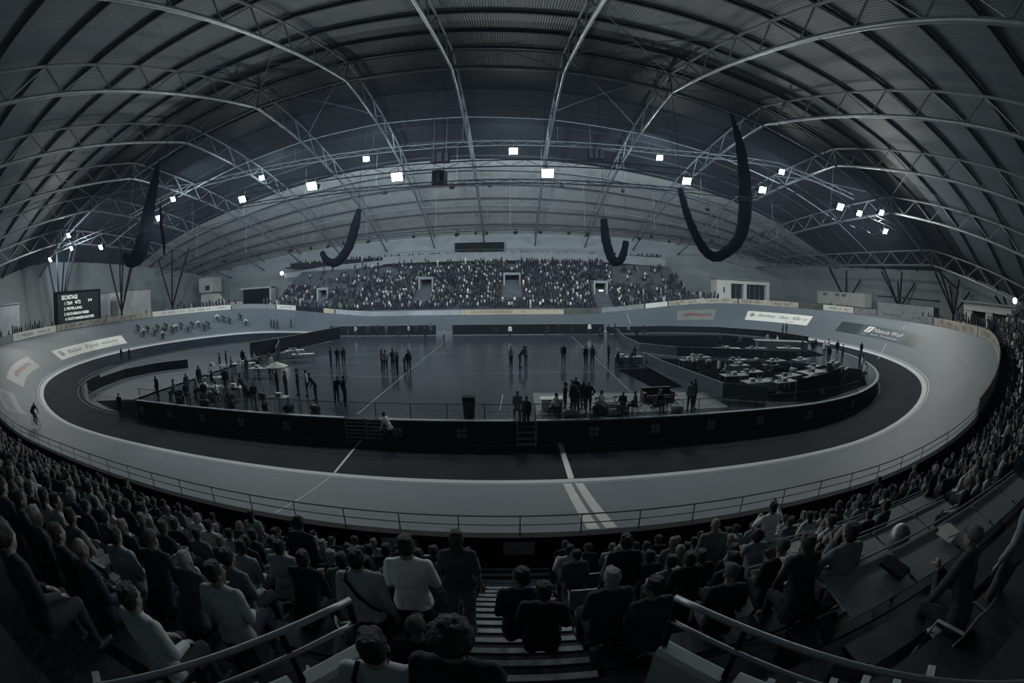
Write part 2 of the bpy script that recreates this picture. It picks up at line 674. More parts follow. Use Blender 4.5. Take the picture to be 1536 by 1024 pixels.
cross_line('trim_finish_line_apron', 0.694, 0.694, -0.96, -0.04, 0.24, MT['finish'])
cross_line('trim_finish_band_one', 0.6885, 0.6865, 0.08, 0.99, 0.31, MT['finish'])
cross_line('trim_finish_band_two', 0.6988, 0.6968, 0.08, 0.99, 0.31, MT['finish'])
cross_line('trim_pursuit_line', 0.467, 0.472, -0.98, -0.04, 0.11, MT['line'])
cross_line('trim_pursuit_line_banking', 0.473, 0.493, 0.05, 0.98, 0.06, MT['line'])
cross_line('trim_bend_line_low', 1.40, 1.431, -0.2, 0.33, 0.10, MT['line'])
cross_line('trim_bend_line_high', 1.425, 1.433, 0.62, 0.90, 0.10, MT['line'])
cross_line('trim_far_line', 1.952, 1.955, 0.35, 0.85, 0.10, MT['line'])


# ---- pictures and lettering painted on the banking: each one a thing
def on_track(q0, q1, v0, v1, lift):
    """maps (u 0..1 left to right as read from the infield side, w 0..1 up the banking)"""
    def f(u, w):
        q = q0 + (q1 - q0) * u
        v = v0 + (v1 - v0) * w
        p = surf(q, v)
        tq = surf(q + 0.01, v) - surf(q - 0.01, v)
        tv = surf(q, v + 0.01) - surf(q, v - 0.01)
        n = tv.cross(tq).normalized()
        if n.z < 0:
            n = -n
        return p + n * lift
    return f


def map_text(s, f, u0, u1, w0, w1, shear=0.0, mi=0, mb=None):
    """word stretched between u0..u1 with capital height w0..w1"""
    mb = mb or MB()
    vs, fs = text_shape(s, 1.0, shear)
    xs = [v[0] for v in vs]
    a, b = min(xs), max(xs)
    P = [f(u0 + (u1 - u0) * (x - a) / (b - a), w0 + (w1 - w0) * y / 0.7) for x, y in vs]
    return mb.add(P, fs, mi)


def track_panel(name, q0, q1, v0, v1, m, label, cat='advertisement', slant=0.0, lift=0.02):
    mb = strip(min(q0, q1), max(q0, q1), v0, v1, 2, lift, 0.012)
    o = mb.build(name, m, None, True)
    tag(o, label, cat, 'advertisements painted on the track')
    return o


def swoosh(f, u0, u1, w0, amp, th, mb):
    n = 24
    vs, fs = [], []
    for i in range(n + 1):
        t = i / n
        u = u0 + (u1 - u0) * t
        w = w0 + amp * math.sin(t * 2 * PI * 0.92 + 0.25)
        h = th * (0.35 + 0.65 * math.sin(PI * min(1, t * 1.1)))
        vs += [f(u, w - h), f(u, w + h)]
    for i in range(n):
        fs.append((2 * i, 2 * i + 1, 2 * i + 3, 2 * i + 2))
    return mb.add(vs, fs)


# far-side panels are read from the infield: left end has the larger q
def velodrome_shop(q0, q1, v0, v1, m, label, ta=0.16, tb=0.93):
    o = track_panel('track_advertisement', q0, q1, v0, v1, m, label)
    f = on_track(q0, q1, v0, v1, 0.035)
    map_text('velodrome.shop', f, ta, tb, 0.42, 0.74).build('lettering', MT['ink'], o)
    f2 = on_track(q0, q1, v0, v1, 0.045)
    swoosh(f2, ta, tb - 0.12, 0.52, 0.13, 0.045, MB()).build('red_stroke', MT['red'], o)
    return o


velodrome_shop(3.858, 3.733, 0.32, 0.62, MT['tan'], 'tan panel reading velodrome.shop with red stroke, painted on left bend', 0.2, 0.86)
velodrome_shop(1.866, 1.797, 0.38, 0.78, MT['faded'], 'faint grey panel reading velodrome.shop with red stroke on far banking')

o = track_panel('track_advertisement', 3.662, 3.478, 0.255, 0.55, MT['whiteb'], 'white banner with trident sign and blackletter words on left bend')
f = on_track(3.662, 3.478, 0.255, 0.55, 0.035)
mb = MB()
for k, (u, a, b) in enumerate(((0.075, 0.42, 0.80), (0.098, 0.25, 0.84), (0.121, 0.42, 0.80))):
    mb.add([f(u - 0.006, a), f(u + 0.006, a), f(u + 0.006, b), f(u - 0.006, b)], [(0, 1, 2, 3)])
mb.add([f(0.07, 0.36), f(0.126, 0.36), f(0.126, 0.45), f(0.07, 0.45)], [(0, 1, 2, 3)])
mb.build('emblem', MT['ink'], o)
map_text('Bäcker', f, 0.20, 0.42, 0.36, 0.74, 0.3, 0).build('word', MT['ink'], o)
map_text('Fürst', f, 0.47, 0.66, 0.36, 0.74, 0.3, 0).build('word', MT['ink'], o)
map_text('wünscht', f, 0.70, 0.92, 0.40, 0.72, 0.3, 0).build('word', MT['ink'], o)
map_text('viel Spaß', f, 0.80, 0.90, 0.12, 0.24, 0.2, 0).build('word', MT['ink'], o)

o = track_panel('track_advertisement', 1.739, 1.617, 0.46, 0.78, MT['whiteb'], 'white banner with diamond sign and slanted words on far right banking')
f = on_track(1.739, 1.617, 0.46, 0.78, 0.035)
mb = MB()
for s, h in ((1.0, 0), (0.45, 1)):
    c = (0.085, 0.6)
    P = [(c[0] - 0.04 * s, c[1]), (c[0], c[1] - 0.24 * s), (c[0] + 0.04 * s, c[1]), (c[0], c[1] + 0.24 * s)]
    if h == 0:
        inner = [(c[0] - 0.028, c[1]), (c[0], c[1] - 0.165), (c[0] + 0.028, c[1]), (c[0], c[1] + 0.165)]
        mb.add([f(*q) for q in P + inner], [(i, (i + 1) % 4, 4 + (i + 1) % 4, 4 + i) for i in range(4)])
    else:
        mb.add([f(*q) for q in P], [(0, 1, 2, 3)])
mb.build('emblem', MT['ink'], o)
map_text('Autohaus', f, 0.17, 0.44, 0.46, 0.80, 0.4, 0).build('word', MT['ink'], o)
map_text('Hans', f, 0.50, 0.66, 0.42, 0.80, 0.4, 0).build('word', MT['ink'], o)
map_text('Adler', f, 0.70, 0.86, 0.42, 0.84, 0.4, 0).build('word', MT['ink'], o)
map_text('OHG', f, 0.88, 0.95, 0.44, 0.66, 0.4, 0).build('word', MT['ink'], o)
map_text('Tel. 0221', f, 0.62, 0.76, 0.10, 0.26, 0.2, 0).build('word', MT['ink'], o)

o = track_panel('track_advertisement', 1.556, 1.366, 0.415, 0.73, MT['teal'], 'dark blue-green banner with pale square emblem and words on right bend')
for a, b in ((0.0, 0.24), (0.80, 1.0)):
    q0, q1 = 1.556 + (1.366 - 1.556) * a, 1.556 + (1.366 - 1.556) * b
    strip(min(q0, q1), max(q0, q1), 0.415, 0.73, 2, 0.027, 0.012).build('end_patch', MT['teal2'], o)
f = on_track(1.556, 1.366, 0.415, 0.73, 0.036)
mb = MB()
mb.add([f(0.29, 0.36), f(0.36, 0.36), f(0.375, 0.90), f(0.305, 0.90)], [(0, 1, 2, 3)])
map_text('haus', f, 0.285, 0.345, 0.14, 0.24, 0, 0, mb)
mb.build('emblem', MT['finish'], o)
mb = MB()
f3 = on_track(1.556, 1.366, 0.415, 0.73, 0.044)
mb.add([f3(0.31, 0.44), f3(0.325, 0.44), f3(0.352, 0.82), f3(0.337, 0.82)], [(0, 1, 2, 3)])
mb.build('emblem_stroke', MT['teal'], o)
map_text('Natura Wolf', f, 0.39, 0.74, 0.48, 0.82, 0.0, 0).build('word', MT['finish'], o)
map_text('sport  Trainingslager', f, 0.39, 0.73, 0.20, 0.32, 0.0, 0).build('word', MT['finish'], o)

o = track_panel('track_advertisement', 3.962, 3.90, 0.50, 0.80, MT['faded'], 'worn pale panel with grey lettering low on the near left bend')
f = on_track(3.962, 3.90, 0.50, 0.80, 0.035)
map_text('MALER', f, 0.1, 0.9, 0.3, 0.75, 0, 0).build('lettering', MT['greyb'], o)


# ---- boards along the rim of the far side and the bends
def rim_board(q0, q1, m, label, words=None, ink='ink', h=0.85, base=0.02):
    mb = MB()
    Q = qs(q0, q1, 0.02)
    for q in Q:
        x, y, nx, ny = tp(q, R_O - 0.02)
        z = z_rim(q)
        for dr, dz in ((0, base), (0, base + h), (0.08, base + h), (0.08, base)):
            mb.v.append((x + nx * dr, y + ny * dr, z + dz))
    for i in range(len(Q) - 1):
        for k in range(4):
            a, b = i * 4 + k, i * 4 + (k + 1) % 4
            mb.f.append((a, b, b + 4, a + 4))
            mb.mi.append(0)
    n = (len(Q) - 1) * 4
    mb.f += [(0, 3, 2, 1), (n, n + 1, n + 2, n + 3)]
    mb.mi += [0, 0]
    o = mb.build('advertising_board', m)
    tag(o, label, 'advertising board', 'advertising boards along the outer rim')
    if words:
        def f(u, w):
            q = q1 + (q0 - q1) * u
            x, y, nx, ny = tp(q, R_O - 0.035)
            return Vector((x, y, z_rim(q) + base + h * w))
        for s, a, b, lo, hi in words:
            map_text(s, f, a, b, lo, hi).build('word', MT[ink], o)
    return o


BOARDS = [
    (1.05, 1.14, 'beige', 'beige board with dark marks at near end of right bend rim', [('HÖRMANN', .1, .5, .3, .75), ('BAU', .6, .9, .3, .75)], 'brownink'),
    (1.142, 1.255, 'beige', 'beige board with dark lettering in front of the white kiosk', [('GETRÄNKE', .1, .45, .3, .75), ('MÖBEL', .55, .9, .3, .75)], 'brownink'),
    (1.257, 1.376, 'beige', 'beige board above the right bend between kiosk and columns', [('DRUCKEREI', .1, .45, .3, .75), ('REISEN', .6, .9, .3, .75)], 'brownink'),
    (1.378, 1.50, 'greyb', 'grey patterned board above the dark blue-green track banner', [('TANKSTELLE', .1, .4, .3, .7), ('HOTEL', .6, .8, .3, .7)], 'ink'),
    (1.502, 1.546, 'greyb', 'short grey board right beside the white lettered board', None, 'ink'),
    (1.548, 1.606, 'whiteb', 'white board with four dark marks on the right bend rim', [('WIR BAUEN', .15, .6, .3, .75), ('AUF', .72, .88, .3, .75)], 'ink'),
    (1.608, 1.650, 'olive', 'dark board beside the white lettered board on right rim', None, 'ink'),
    (1.652, 1.76, 'beige', 'beige board with dark marks below the white two-door kiosk', [('SPORTHAUS', .1, .4, .3, .75), ('BLUMEN', .6, .85, .3, .75)], 'brownink'),
    (1.762, 1.882, 'beige', 'beige board with lettering left of the two-door kiosk', [('FAHRRÄDER', .1, .4, .3, .75), ('RADIO', .6, .85, .3, .75)], 'brownink'),
    (1.884, 1.922, 'whiteb', 'short plain white board right of the far stand', None, 'ink'),
    (1.924, 1.998, 'greyb', 'pale grey patchy board below right end of far stand', None, 'ink'),
    (2.0, 2.146, 'olive', 'dark olive board right of the long cream board', None, 'ink'),
    (2.148, 2.56, 'cream', 'long cream board with brown letters below the far stand', [('BAUUNTERNEHMUNG', .10, .50, .35, .75), ('AG', .58, .63, .35, .75)], 'brownink'),
    (2.562, 3.04, 'parapet', 'long pale grey board with faint marks below the far stand', [('SPEDITION', .08, .25, .3, .7), ('MEYER & SOHN', .33, .5, .3, .7)], 'greyb'),
    (3.042, 3.062, 'cream', 'very short beige board at the left end of the far straight', None, 'ink'),
    (3.064, 3.112, 'darkwall', 'dark board between short beige board and small white board', None, 'ink'),
    (3.114, 3.150, 'whiteb', 'small white board with dark marks near the left bend exit', [('OPTIK', .2, .8, .3, .75)], 'ink'),
    (3.152, 3.235, 'greyb', 'grey board with pale marks right of the long white board', [('TEPPICHE', .1, .5, .3, .75)], 'faded'),
    (3.237, 3.392, 'whiteb', 'long white board with small dark words on the left bend', [('WILLKOMMEN ZUM', .12, .42, .3, .72), ('SECHSTAGERENNEN', .46, .74, .3, .72), ('1999', .84, .94, .3, .72)], 'brownink'),
    (3.394, 3.606, 'beige', 'beige and dark patterned board below the lit scoreboard', [('KÜCHEN', .1, .3, .3, .7), ('LACKE', .4, .55, .3, .7), ('FOTO', .7, .85, .3, .7)], 'ink'),
    (3.608, 3.728, 'whiteb', 'white board with scattered dark letters left of the scoreboard', [('T. MEIER', .1, .5, .3, .7), ('HOLZ', .6, .88, .3, .7)], 'ink'),
    (3.73, 3.84, 'greyb', 'grey board at the far left edge of the bend rim', None, 'ink'),
]
for q0, q1, m, lab, words, ink in BOARDS:
    rim_board(q0, q1, MT[m], lab, words, ink)

# ---- the rail of the home side: two bars on posts
t = empty('track_railing', (0, 0, 0), 0, 'grey two-bar steel railing along the home side rim of track', 'railing')
Q = qs(-0.16, 1.05, 0.01)
for nm, hz, rr in (('top_rail', 0.55, 0.022), ('middle_rail', 0.30, 0.016)):
    pts = []
    for q in Q:
        x, y, nx, ny = tp(q, R_O + 0.10)
        pts.append((x, y, z_rim(q) + hz))
    MB().tube(pts, rr, 6).build(nm, MT['steel'], t)
for q in qs(-0.155, 1.045, 0.034):
    x, y, nx, ny = tp(q, R_O + 0.10)
    MB().tube([(x, y, z_rim(q) - 0.02), (x, y, z_rim(q) + 0.56)], 0.018, 5).build('post', MT['steel'], t)

# ---- infield platform
ZF = 1.1
P0 = []
for q in qs(0.06, 1.98, 0.02):
    x, y, nx, ny = tp(q, R_W)
    P0.append((x, y))
P0 += [(CR, YC + R_W - 4), (-26.0, YC + R_W - 4)]
x0 = P0[0][0]
P0 = [(x0, P0[0][1])] + P0[1:]
mb = MB()
n = len(P0)
mb.v = [(x, y, ZF) for x, y in P0] + [(x, y, -0.1) for x, y in P0]
mb.f = [tuple(range(n))]
mb.mi = [0]
struct(mb.build('floor_infield', MT['court']))
mb = MB()
for q in qs(0.06, 2.0, 0.02):
    x, y, nx, ny = tp(q, R_W)
    for R, z in ((0.06, 0.0), (0.06, ZF), (-0.12, ZF), (-0.12, 0.0)):
        mb.v.append((x + nx * R, y + ny * R, z))
QW = qs(0.06, 2.0, 0.02)
gates = [(0.447, 0.492), (0.647, 0.667)]
mb2, mb3 = MB(), MB()


def wall_piece(q0, q1, label):
    o = empty('infield_wall_section', (0, 0, 0), 0, label, 'barrier wall', 'dark wall round the infield')
    a, b = MB(), MB()
    Qx = qs(q0, q1, 0.015)
    for mm, R0, R1, z0, z1 in ((a, -0.12, 0.06, 0.0, ZF), (b, -0.16, 0.10, ZF, ZF + 0.06)):
        for q in Qx:
            x, y, nx, ny = tp(q, R_W)
            for R, z in ((R1, z0), (R1, z1), (R0, z1), (R0, z0)):
                mm.v.append((x + nx * R, y + ny * R, z))
        for i in range(len(Qx) - 1):
            for k in range(4):
                c, d = i * 4 + k, i * 4 + (k + 1) % 4
                mm.f.append((c, d, d + 4, c + 4))
                mm.mi.append(0)
        e = (len(Qx) - 1) * 4
        mm.f += [(0, 3, 2, 1), (e, e + 1, e + 2, e + 3)]
        mm.mi += [0, 0]
    a.build('panel', MT['darkwall'], o)
    b.build('coping', MT['coping'], o)
    # small window-like pale marks on the panel
    x = q0
    step = 3.2 / (CR - CLX)
    k = int(q0 / step) + 1
    while k * step < q1:
        q = k * step
        if q0 + 0.01 < q < q1 - 0.01:
            x, y, nx, ny = tp(q, R_W + 0.07)
            tx, ty = -ny, nx
            e = MB()
            for s in (-1, 1):
                for dz in (-0.13, 0.13):
                    c = Vector((x + tx * s * 0.13, y + ty * s * 0.13, 0.52 + dz))
                    A = [c + Vector((tx * i * 0.105, ty * i * 0.105, j * 0.11)) for i, j in ((-1, -1), (1, -1), (1, 1), (-1, 1))]
                    e.add(A, [(0, 1, 2, 3)])
            e.build('window_mark', MT['faded'], o)
        k += 1
    return o


wall_piece(0.06, gates[0][0], 'dark infield wall with square marks left of the slatted gate')
wall_piece(gates[0][1], gates[1][0], 'dark infield wall with square marks between gate and steps')
wall_piece(gates[1][1], 1.0, 'dark infield wall with square marks right of the steps')
wall_piece(1.0, 1.5, 'dark curved infield wall around the rider pits')

# rail on top of the wall
t = empty('infield_railing', (0, 0, 0), 0, 'thin mesh-filled railing on top of the dark infield wall', 'railing')
Qr = qs(0.06, 1.12, 0.01)
for nm, hz, rr in (('top_rail', 0.78, 0.022), ('middle_rail', 0.42, 0.010)):
    MB().tube([(tp(q, R_W - 0.3)[0], tp(q, R_W - 0.3)[1], ZF + hz) for q in Qr], rr, 5).build(nm, MT['steel'], t)
mb = MB()
for hz in (0.12, 0.22, 0.32, 0.52, 0.62, 0.70):
    mb.tube([(tp(q, R_W - 0.3)[0], tp(q, R_W - 0.3)[1], ZF + hz) for q in Qr], 0.005, 4)
mb.build('wire_mesh', MT['steel'], t)
for q in qs(0.065, 1.115, 0.042):
    x, y, nx, ny = tp(q, R_W - 0.3)
    MB().tube([(x, y, ZF - 0.02), (x, y, ZF + 0.8)], 0.022, 5).build('post', MT['black'], t)

# slatted gate with steps, and the open steps
t = empty('slatted_gate', (tp(gates[0][0], R_W)[0], YC - R_W, 0), 0, 'low pale slatted gate in the dark infield wall', 'gate')
gw = (gates[0][1] - gates[0][0]) * (CR - CLX)
for i, (a, b) in enumerate(((0.0, gw * 0.58), (gw * 0.6, gw))):
    e = MB()
    for z in (0.12, 0.32, 0.52, 0.72, 0.92, 1.08):
        e.box(((a + b) / 2, -0.02 * i, z), (b - a, 0.03, 0.07))
    lf = e.build('gate_leaf', MT['coping'], t)
    MB().box((a + 0.03, 0.03, 0.58), (0.06, 0.05, 1.16)).box((b - 0.03, 0.03, 0.58), (0.06, 0.05, 1.16)).build('leaf_frame', MT['coping'], lf)
t = empty('infield_steps', (tp((gates[1][0] + gates[1][1]) / 2, R_W)[0], YC - R_W, 0), 0, 'short pale steps from track up to the infield', 'steps')
for k in range(5):
    MB().box((0, -0.5 + k * 0.24, 0.11 + k * 0.22), (0.8, 0.26, 0.05)).build('tread', MT['coping'], t)
for s in (-1, 1):
    MB().bar((s * 0.42, -0.6, 0.02), (s * 0.42, 0.55, 1.05), 0.05, 0.12).build('stringer', MT['steel'], t)
    e = MB().tube([(s * 0.44, -0.6, 0.95), (s * 0.44, 0.5, 1.9)], 0.02, 6).tube([(s * 0.44, -0.6, 0.0), (s * 0.44, -0.6, 0.95)], 0.02, 6)
    e.tube([(s * 0.44, 0.5, ZF), (s * 0.44, 0.5, 1.9)], 0.02, 6).build('handrail', MT['steel'], t)

# mesh fence closing the left end of the infield
t = empty('crowd_fence', (0, 0, 0), 0, 'curved grey mesh fence at the left end of the infield', 'fence')
pts = []
for i in range(15):
    q = 0.055 - i * 0.028
    x, y, nx, ny = tp(q, R_W)
    if i > 8:
        x += (i - 8) * 0.55
        y += (i - 8) * 0.1
    pts.append((x, y))
for a, b in zip(pts[:-1], pts[1:]):
    e = MB()
    for z in (0.06, 1.12):
        e.tube([(a[0], a[1], z), (b[0], b[1], z)], 0.022, 5)
    for k in range(9):
        u = k / 9
        x, y = a[0] + (b[0] - a[0]) * u, a[1] + (b[1] - a[1]) * u
        e.tube([(x, y, 0.06), (x, y, 1.12)], 0.010 if k else 0.026, 4)
    e.build('fence_panel', MT['steel'], t)
# the flat ground of the left infield, level with the track
mb = MB()
PL = [(x, y) for x, y in [tp(q, R_W)[:2] for q in qs(2.95, 4.06, 0.02)]]
mb.v = [(x, y, 0.015) for x, y in PL]
mb.f = [tuple(range(len(PL)))]
mb.mi = [0]
struct(mb.build('floor_left_infield', MT['ramp']))
rp = MB()
rp.v = [(-25.98, 20.4, ZF + 0.004), (-25.98, 61.3, ZF + 0.004), (-34.5, 60.0, 0.01), (-34.5, 22.0, 0.01), (-25.98, 20.4, 0.01), (-25.98, 61.3, 0.01)]
rp.f = [(0, 1, 2, 3), (0, 3, 4), (1, 5, 2)]
rp.mi = [0, 0, 0]
struct(rp.build('floor_ramp_to_infield', MT['ramp']))

# court lines
LN = [((-8.0, 21.0), (-7.75, 56)), ((7.35, 25.8), (7.8, 56)), ((-8, 32.2), (7.4, 32.2)), ((-8, 42.5), (7.7, 42.5)), ((-24, 31.0), (-8.0, 30.6)),
      ((-0.6, 22.2), (-0.5, 25.6)), ((-22.5, 37.0), (-11.8, 43.0)), ((-11.8, 43.0), (-8, 47)), ((-15.5, 36.6), (-8, 36.2)), ((1.4, 25.9), (12.5, 25.3)),
      ((1.4, 22.9), (1.4, 25.9))]
for i, (a, b) in enumerate(LN):
    a, b = Vector((*a, 0)), Vector((*b, 0))
    n = (b - a).normalized().cross(Vector((0, 0, 1))) * 0.03
    mb = MB().add([a - n, a + n, b + n, b - n], [(0, 1, 2, 3)])
    struct(mb.build('trim_court_line', MT['cline'], loc=(0, 0, ZF + 0.008)))


# ================================================================ STANDS
def row_y(j):
    return 7.9 - 0.8 * j


def row_floor(j):
    return 0.75 + 0.46 * j


def rim_out(q, d):
    x, y, nx, ny = tp(q, R_O)
    return x + nx * d, y + ny * d, nx, ny


NR = 13
AL, AR = -0.66, 0.78          # the stairway between the two blocks of rows


def terrace(q0, q1, name, rows=NR, m='concrete', cut=None):
    """stepped rows following the rim outward"""
    mb = MB()
    Q = qs(q0, q1, 0.02)
    prof = [(0.25, -0.2), (0.25, -0.95)]
    for j in range(rows):
        d0 = 1.3 - 0.4 + 0.8 * j
        zz = row_floor(j) - 1.7
        prof += [(d0, zz if j else -0.95), (d0 + 0.8, zz)]
        if j == 0:
            prof[-2] = (d0, zz)
    prof += [(prof[-1][0], -6.0)]
    prof = [(a, b) for a, b in prof if True][1:]
    for q in Q:
        zr = z_rim(q)
        for d, z in prof:
            x, y, _, _ = rim_out(q, d)
            mb.v.append((x, y, max(-0.2, z + zr)))
    m_ = len(prof)
    for i in range(len(Q) - 1):
        for k in range(m_ - 1):
            a = i * m_ + k
            mb.f.append((a, a + 1, a + m_ + 1, a + m_))
            mb.mi.append(0)
    return struct(mb.build(name, MT[m]))


terrace(-0.24, 1.30, 'floor_home_stand')

# the stairway laid over the terrace between the blocks
for nm, xa, xb, j0, j1 in (('aisle_stairs', AL, AR, 0, 7.0),):
    t = empty(nm, ((xa + xb) / 2, row_y(0), 0), 0, 'grey concrete stairway with pale step edges between the seating blocks', 'stairs')
    k = 0
    y = row_y(0) + 0.4
    while y > row_y(j1):
        zt = row_floor(0) + (row_y(0) + 0.4 - y) * 0.575 + 0.12
        MB().box((0, y - 0.2 - row_y(0), zt / 2), (xb - xa, 0.4, zt)).build('step', MT['concrete'], t)
        MB().box((0, y - 0.045 - row_y(0), zt + 0.008), (xb - xa - 0.02, 0.085, 0.014)).build('step_edge', MT['nosing'], t)
        y -= 0.4
        k += 1

for yy in (8.92, 8.66, 8.40):
    MB().box((0, yy - row_y(0), 0.775), (AR - AL + 0.25, 0.10, 0.02)).build('step_edge', MT['nosing'], bpy.data.objects['aisle_stairs'])

# notices on the back of the rim wall
for x, w, lab in ((0.15, 0.75, 'pale notice on the dark wall straight below the stairway'), (-2.75, 0.9, 'dim notice on the dark wall above the left front rows')):
    o = MB().box((x, YC - R_O - 0.30, 1.43), (w, 0.03, 0.36)).build('wall_notice', MT['greyb'])
    tag(o, lab, 'notice')
    mb = MB()
    vs, fs = text_shape('AUSGANG' if x > 0 else 'NOTAUSGANG')
    wd = max(v[0] for v in vs)
    mb.add([(x - w * 0.4 + v[0] / wd * w * 0.8, YC - R_O - 0.32, 1.38 + v[1] * 0.13) for v in vs], fs)
    mb.build('lettering', MT['olive'], o)
# dark lining of the rim wall towards the stand
mb = MB()
for q in qs(-0.24, 1.3, 0.02):
    x, y, nx, ny = rim_out(q, 0.27)
    z = z_rim(q)
    mb.v += [(x, y, z + 0.03), (x, y, z - 1.0)]
for i in range(len(mb.v) // 2 - 1):
    mb.f.append((2 * i, 2 * i + 1, 2 * i + 3, 2 * i + 2))
    mb.mi.append(0)
struct(mb.build('trim_rim_lining', MT['black']))

# ---- far stand
FY, FZ, FD, FH, FN = 79.4, 3.6, 0.80, 0.40, 23
XS0, XS1 = -50.0, 36.5
mb = MB()
prof = [(FY - 1.6, -0.2), (FY - 1.6, FZ)]
for j in range(FN):
    prof += [(FY + FD * j - 0.4, FZ + FH * j), (FY + FD * j + 0.4, FZ + FH * j)]
prof.append((prof[-1][0], -0.2))
for x in (XS0, XS1):
    mb.v += [(x, y, z) for y, z in prof]
n = len(prof)
mb.f = [(i, i + 1, n + i + 1, n + i) for i in range(n - 1)] + [tuple(range(n))[::-1], tuple(range(n, 2 * n))]
mb.mi = [0] * len(mb.f)
struct(mb.build('floor_far_stand', MT['standc']))
# upper tier with its parapet
mb = MB()
PAR = [(-57, 11.2, 12.5), (-46, 12.2, 13.5), (-30, 13.0, 14.2), (-29.9, 13.3, 15.0), (-10, 13.4, 15.3), (15, 13.4, 15.2), (36.8, 12.5, 14.6)]
for x, a, b in PAR:
    mb.v += [(x, 100.4, a), (x, 100.4, b), (x, 100.7, b), (x, 100.7, a)]
for i in range(len(PAR) - 1):
    for k in range(4):
        a, b = i * 4 + k, i * 4 + (k + 1) % 4
        mb.f.append((a, b, b + 4, a + 4))
        mb.mi.append(0)
mb.f += [(0, 3, 2, 1), (len(mb.v) - 4, len(mb.v) - 3, len(mb.v) - 2, len(mb.v) - 1)]
mb.mi += [0, 0]
struct(mb.build('wall_upper_tier_parapet', MT['parapet']))
struct(MB().box((-10, 103.6, 13.9), (94, 5.8, 0.3)).build('floor_upper_tier', MT['concrete']))
struct(MB().box((-10, 104.6, 14.7), (94, 1.2, 0.9)).build('floor_upper_tier_step', MT['concrete']))
struct(MB().box((-7.5, 107.2, 17.2), (12, 0.6, 2.2)).build('trim_dark_band', MT['black']))
t = empty('gallery_railing', (0, 0, 0), 0, 'thin steel railing standing on the far upper tier parapet', 'railing')
MB().tube([(x, 100.55, b + 0.75) for x, a, b in PAR[3:6]], 0.05, 5).build('top_rail', MT['steel'], t)
for k in range(12):
    x = -29 + k * 3.9
    z = interp(x, [p_[0] for p_ in PAR], [p_[2] for p_ in PAR])
    MB().tube([(x, 100.55, z), (x, 100.55, z + 0.78)], 0.04, 5).build('post', MT['steel'], t)

PORTALS = [(-38.3, 8.2, 2.6), (-16.8, 9.6, 3.0), (0.3, 10.2, 3.4), (17.5, 8.6, 2.8)]   # x, top z, width
for i, (x, zt, w) in enumerate(PORTALS):
    j = (zt - 1.9 - FZ) / FH
    y = FY + FD * j
    t = empty('stand_portal', (x, y, 0), 0, ['pale entrance box at the left end of the far stand', 'pale entrance box left of the centre of the far stand',
              'wide pale entrance box in the middle of the far stand', 'pale entrance box with lit sign right of the stand middle'][i], 'entrance', 'entrance boxes of the far stand')
    MB().box((0, 0.5, zt - 0.2), (w, 3.0, 0.5)).build('lintel', MT['coping'], t)
    for s in (-1, 1):
        MB().box((s * (w / 2 - 0.15), 0.5, zt - 2.4), (0.3, 3.4, 4.2)).build('side_wall', MT['parapet'] if s < 0 or i == 3 else MT['plastic'], t)
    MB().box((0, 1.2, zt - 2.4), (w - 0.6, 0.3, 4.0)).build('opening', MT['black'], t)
    if i == 3:
        MB().box((0.1, -0.9, zt - 1.9), (0.9, 0.1, 0.3)).build('lit_sign', MT['lit'], t)
    MB().box((0, -2.2, zt - 4.3), (w - 0.6, 4.0, 0.3)).build('landing', MT['concrete'], t)


# ================================================================ ROOF STEEL
TX = [-0.15 + 12.32 * (k - 6.5) for k in range(13)]
PANEL = 5.4


def truss(i, x):
    o = empty('roof_truss', (x, YR, 0), 0, f'{nth(i + 1)} arched lattice roof truss counted from the left end of the hall', 'roof truss', 'arched roof trusses')
    ys = [Y0 + 0.5 + (Y1 - Y0 - 1) * k / 30 for k in range(31)]
    ys = sorted(set([round(y, 2) for y in ys] + [YR]))
    c = [(0, y - YR, zchord(x, y)) for y in ys]
    MB().tube(c, 0.20, 10).build('bottom_chord', MT['pipe'], o, True)
    c = [(0, y - YR, zchord(x, y) + 2.45) for y in ys]
    MB().tube(c, 0.14, 8).build('top_chord', MT['steel'], o, True)
    mb = MB()
    n = 14
    for sgn, ye in ((-1, Y0 + 1), (1, Y1 - 1)):
        m = int(abs(ye - YR) / PANEL)
        for k in range(m):
            a = YR + sgn * PANEL * k
            b = YR + sgn * PANEL * (k + 0.5)
            d = YR + sgn * PANEL * (k + 1)
            if sgn < 0 or True:
                mb.tube([(0, a - YR, zchord(x, a) + 2.4), (0, b - YR, zchord(x, b) + 0.1)], 0.078, 5)
                mb.tube([(0, b - YR, zchord(x, b) + 0.1), (0, d - YR, zchord(x, d) + 2.4)], 0.078, 5)
    mb.tube([(0, 0, zchord(x, YR)), (0, 0, zchord(x, YR) + 2.4)], 0.12, 6)
    mb.build('web', MT['steel'], o)
    return o


for i, x in enumerate(TX):
    truss(i, x)

# purlins lie across the trusses
ys = []
y = YR
while y > Y0 + 1:
    ys.append(y)
    y -= PANEL
y = YR + PANEL
while y < Y1 - 1:
    ys.append(y)
    y += PANEL
ys.sort()
for i, y in enumerate(ys):
    xs = [X0 + 0.3 + (X1 - X0 - 0.6) * k / 48 for k in range(49)]
    mb = MB()
    for x in xs:
        z = zchord(x, y) + 2.62
        mb.v += [(x, y - 0.10, z + 0.10), (x, y + 0.10, z + 0.10), (x, y + 0.10, z + 0.42), (x, y - 0.10, z + 0.42)]
    for a in range(48):
        for k in range(4):
            c, d = a * 4 + k, a * 4 + (k + 1) % 4
            mb.f.append((c, d, d + 4, c + 4))
            mb.mi.append(0)
    o = mb.build('roof_purlin', MT['purlin'])
    tag(o, f'dark roof purlin running the length of the hall, {nth(i + 1)} from the home side', 'roof purlin', 'roof purlins')

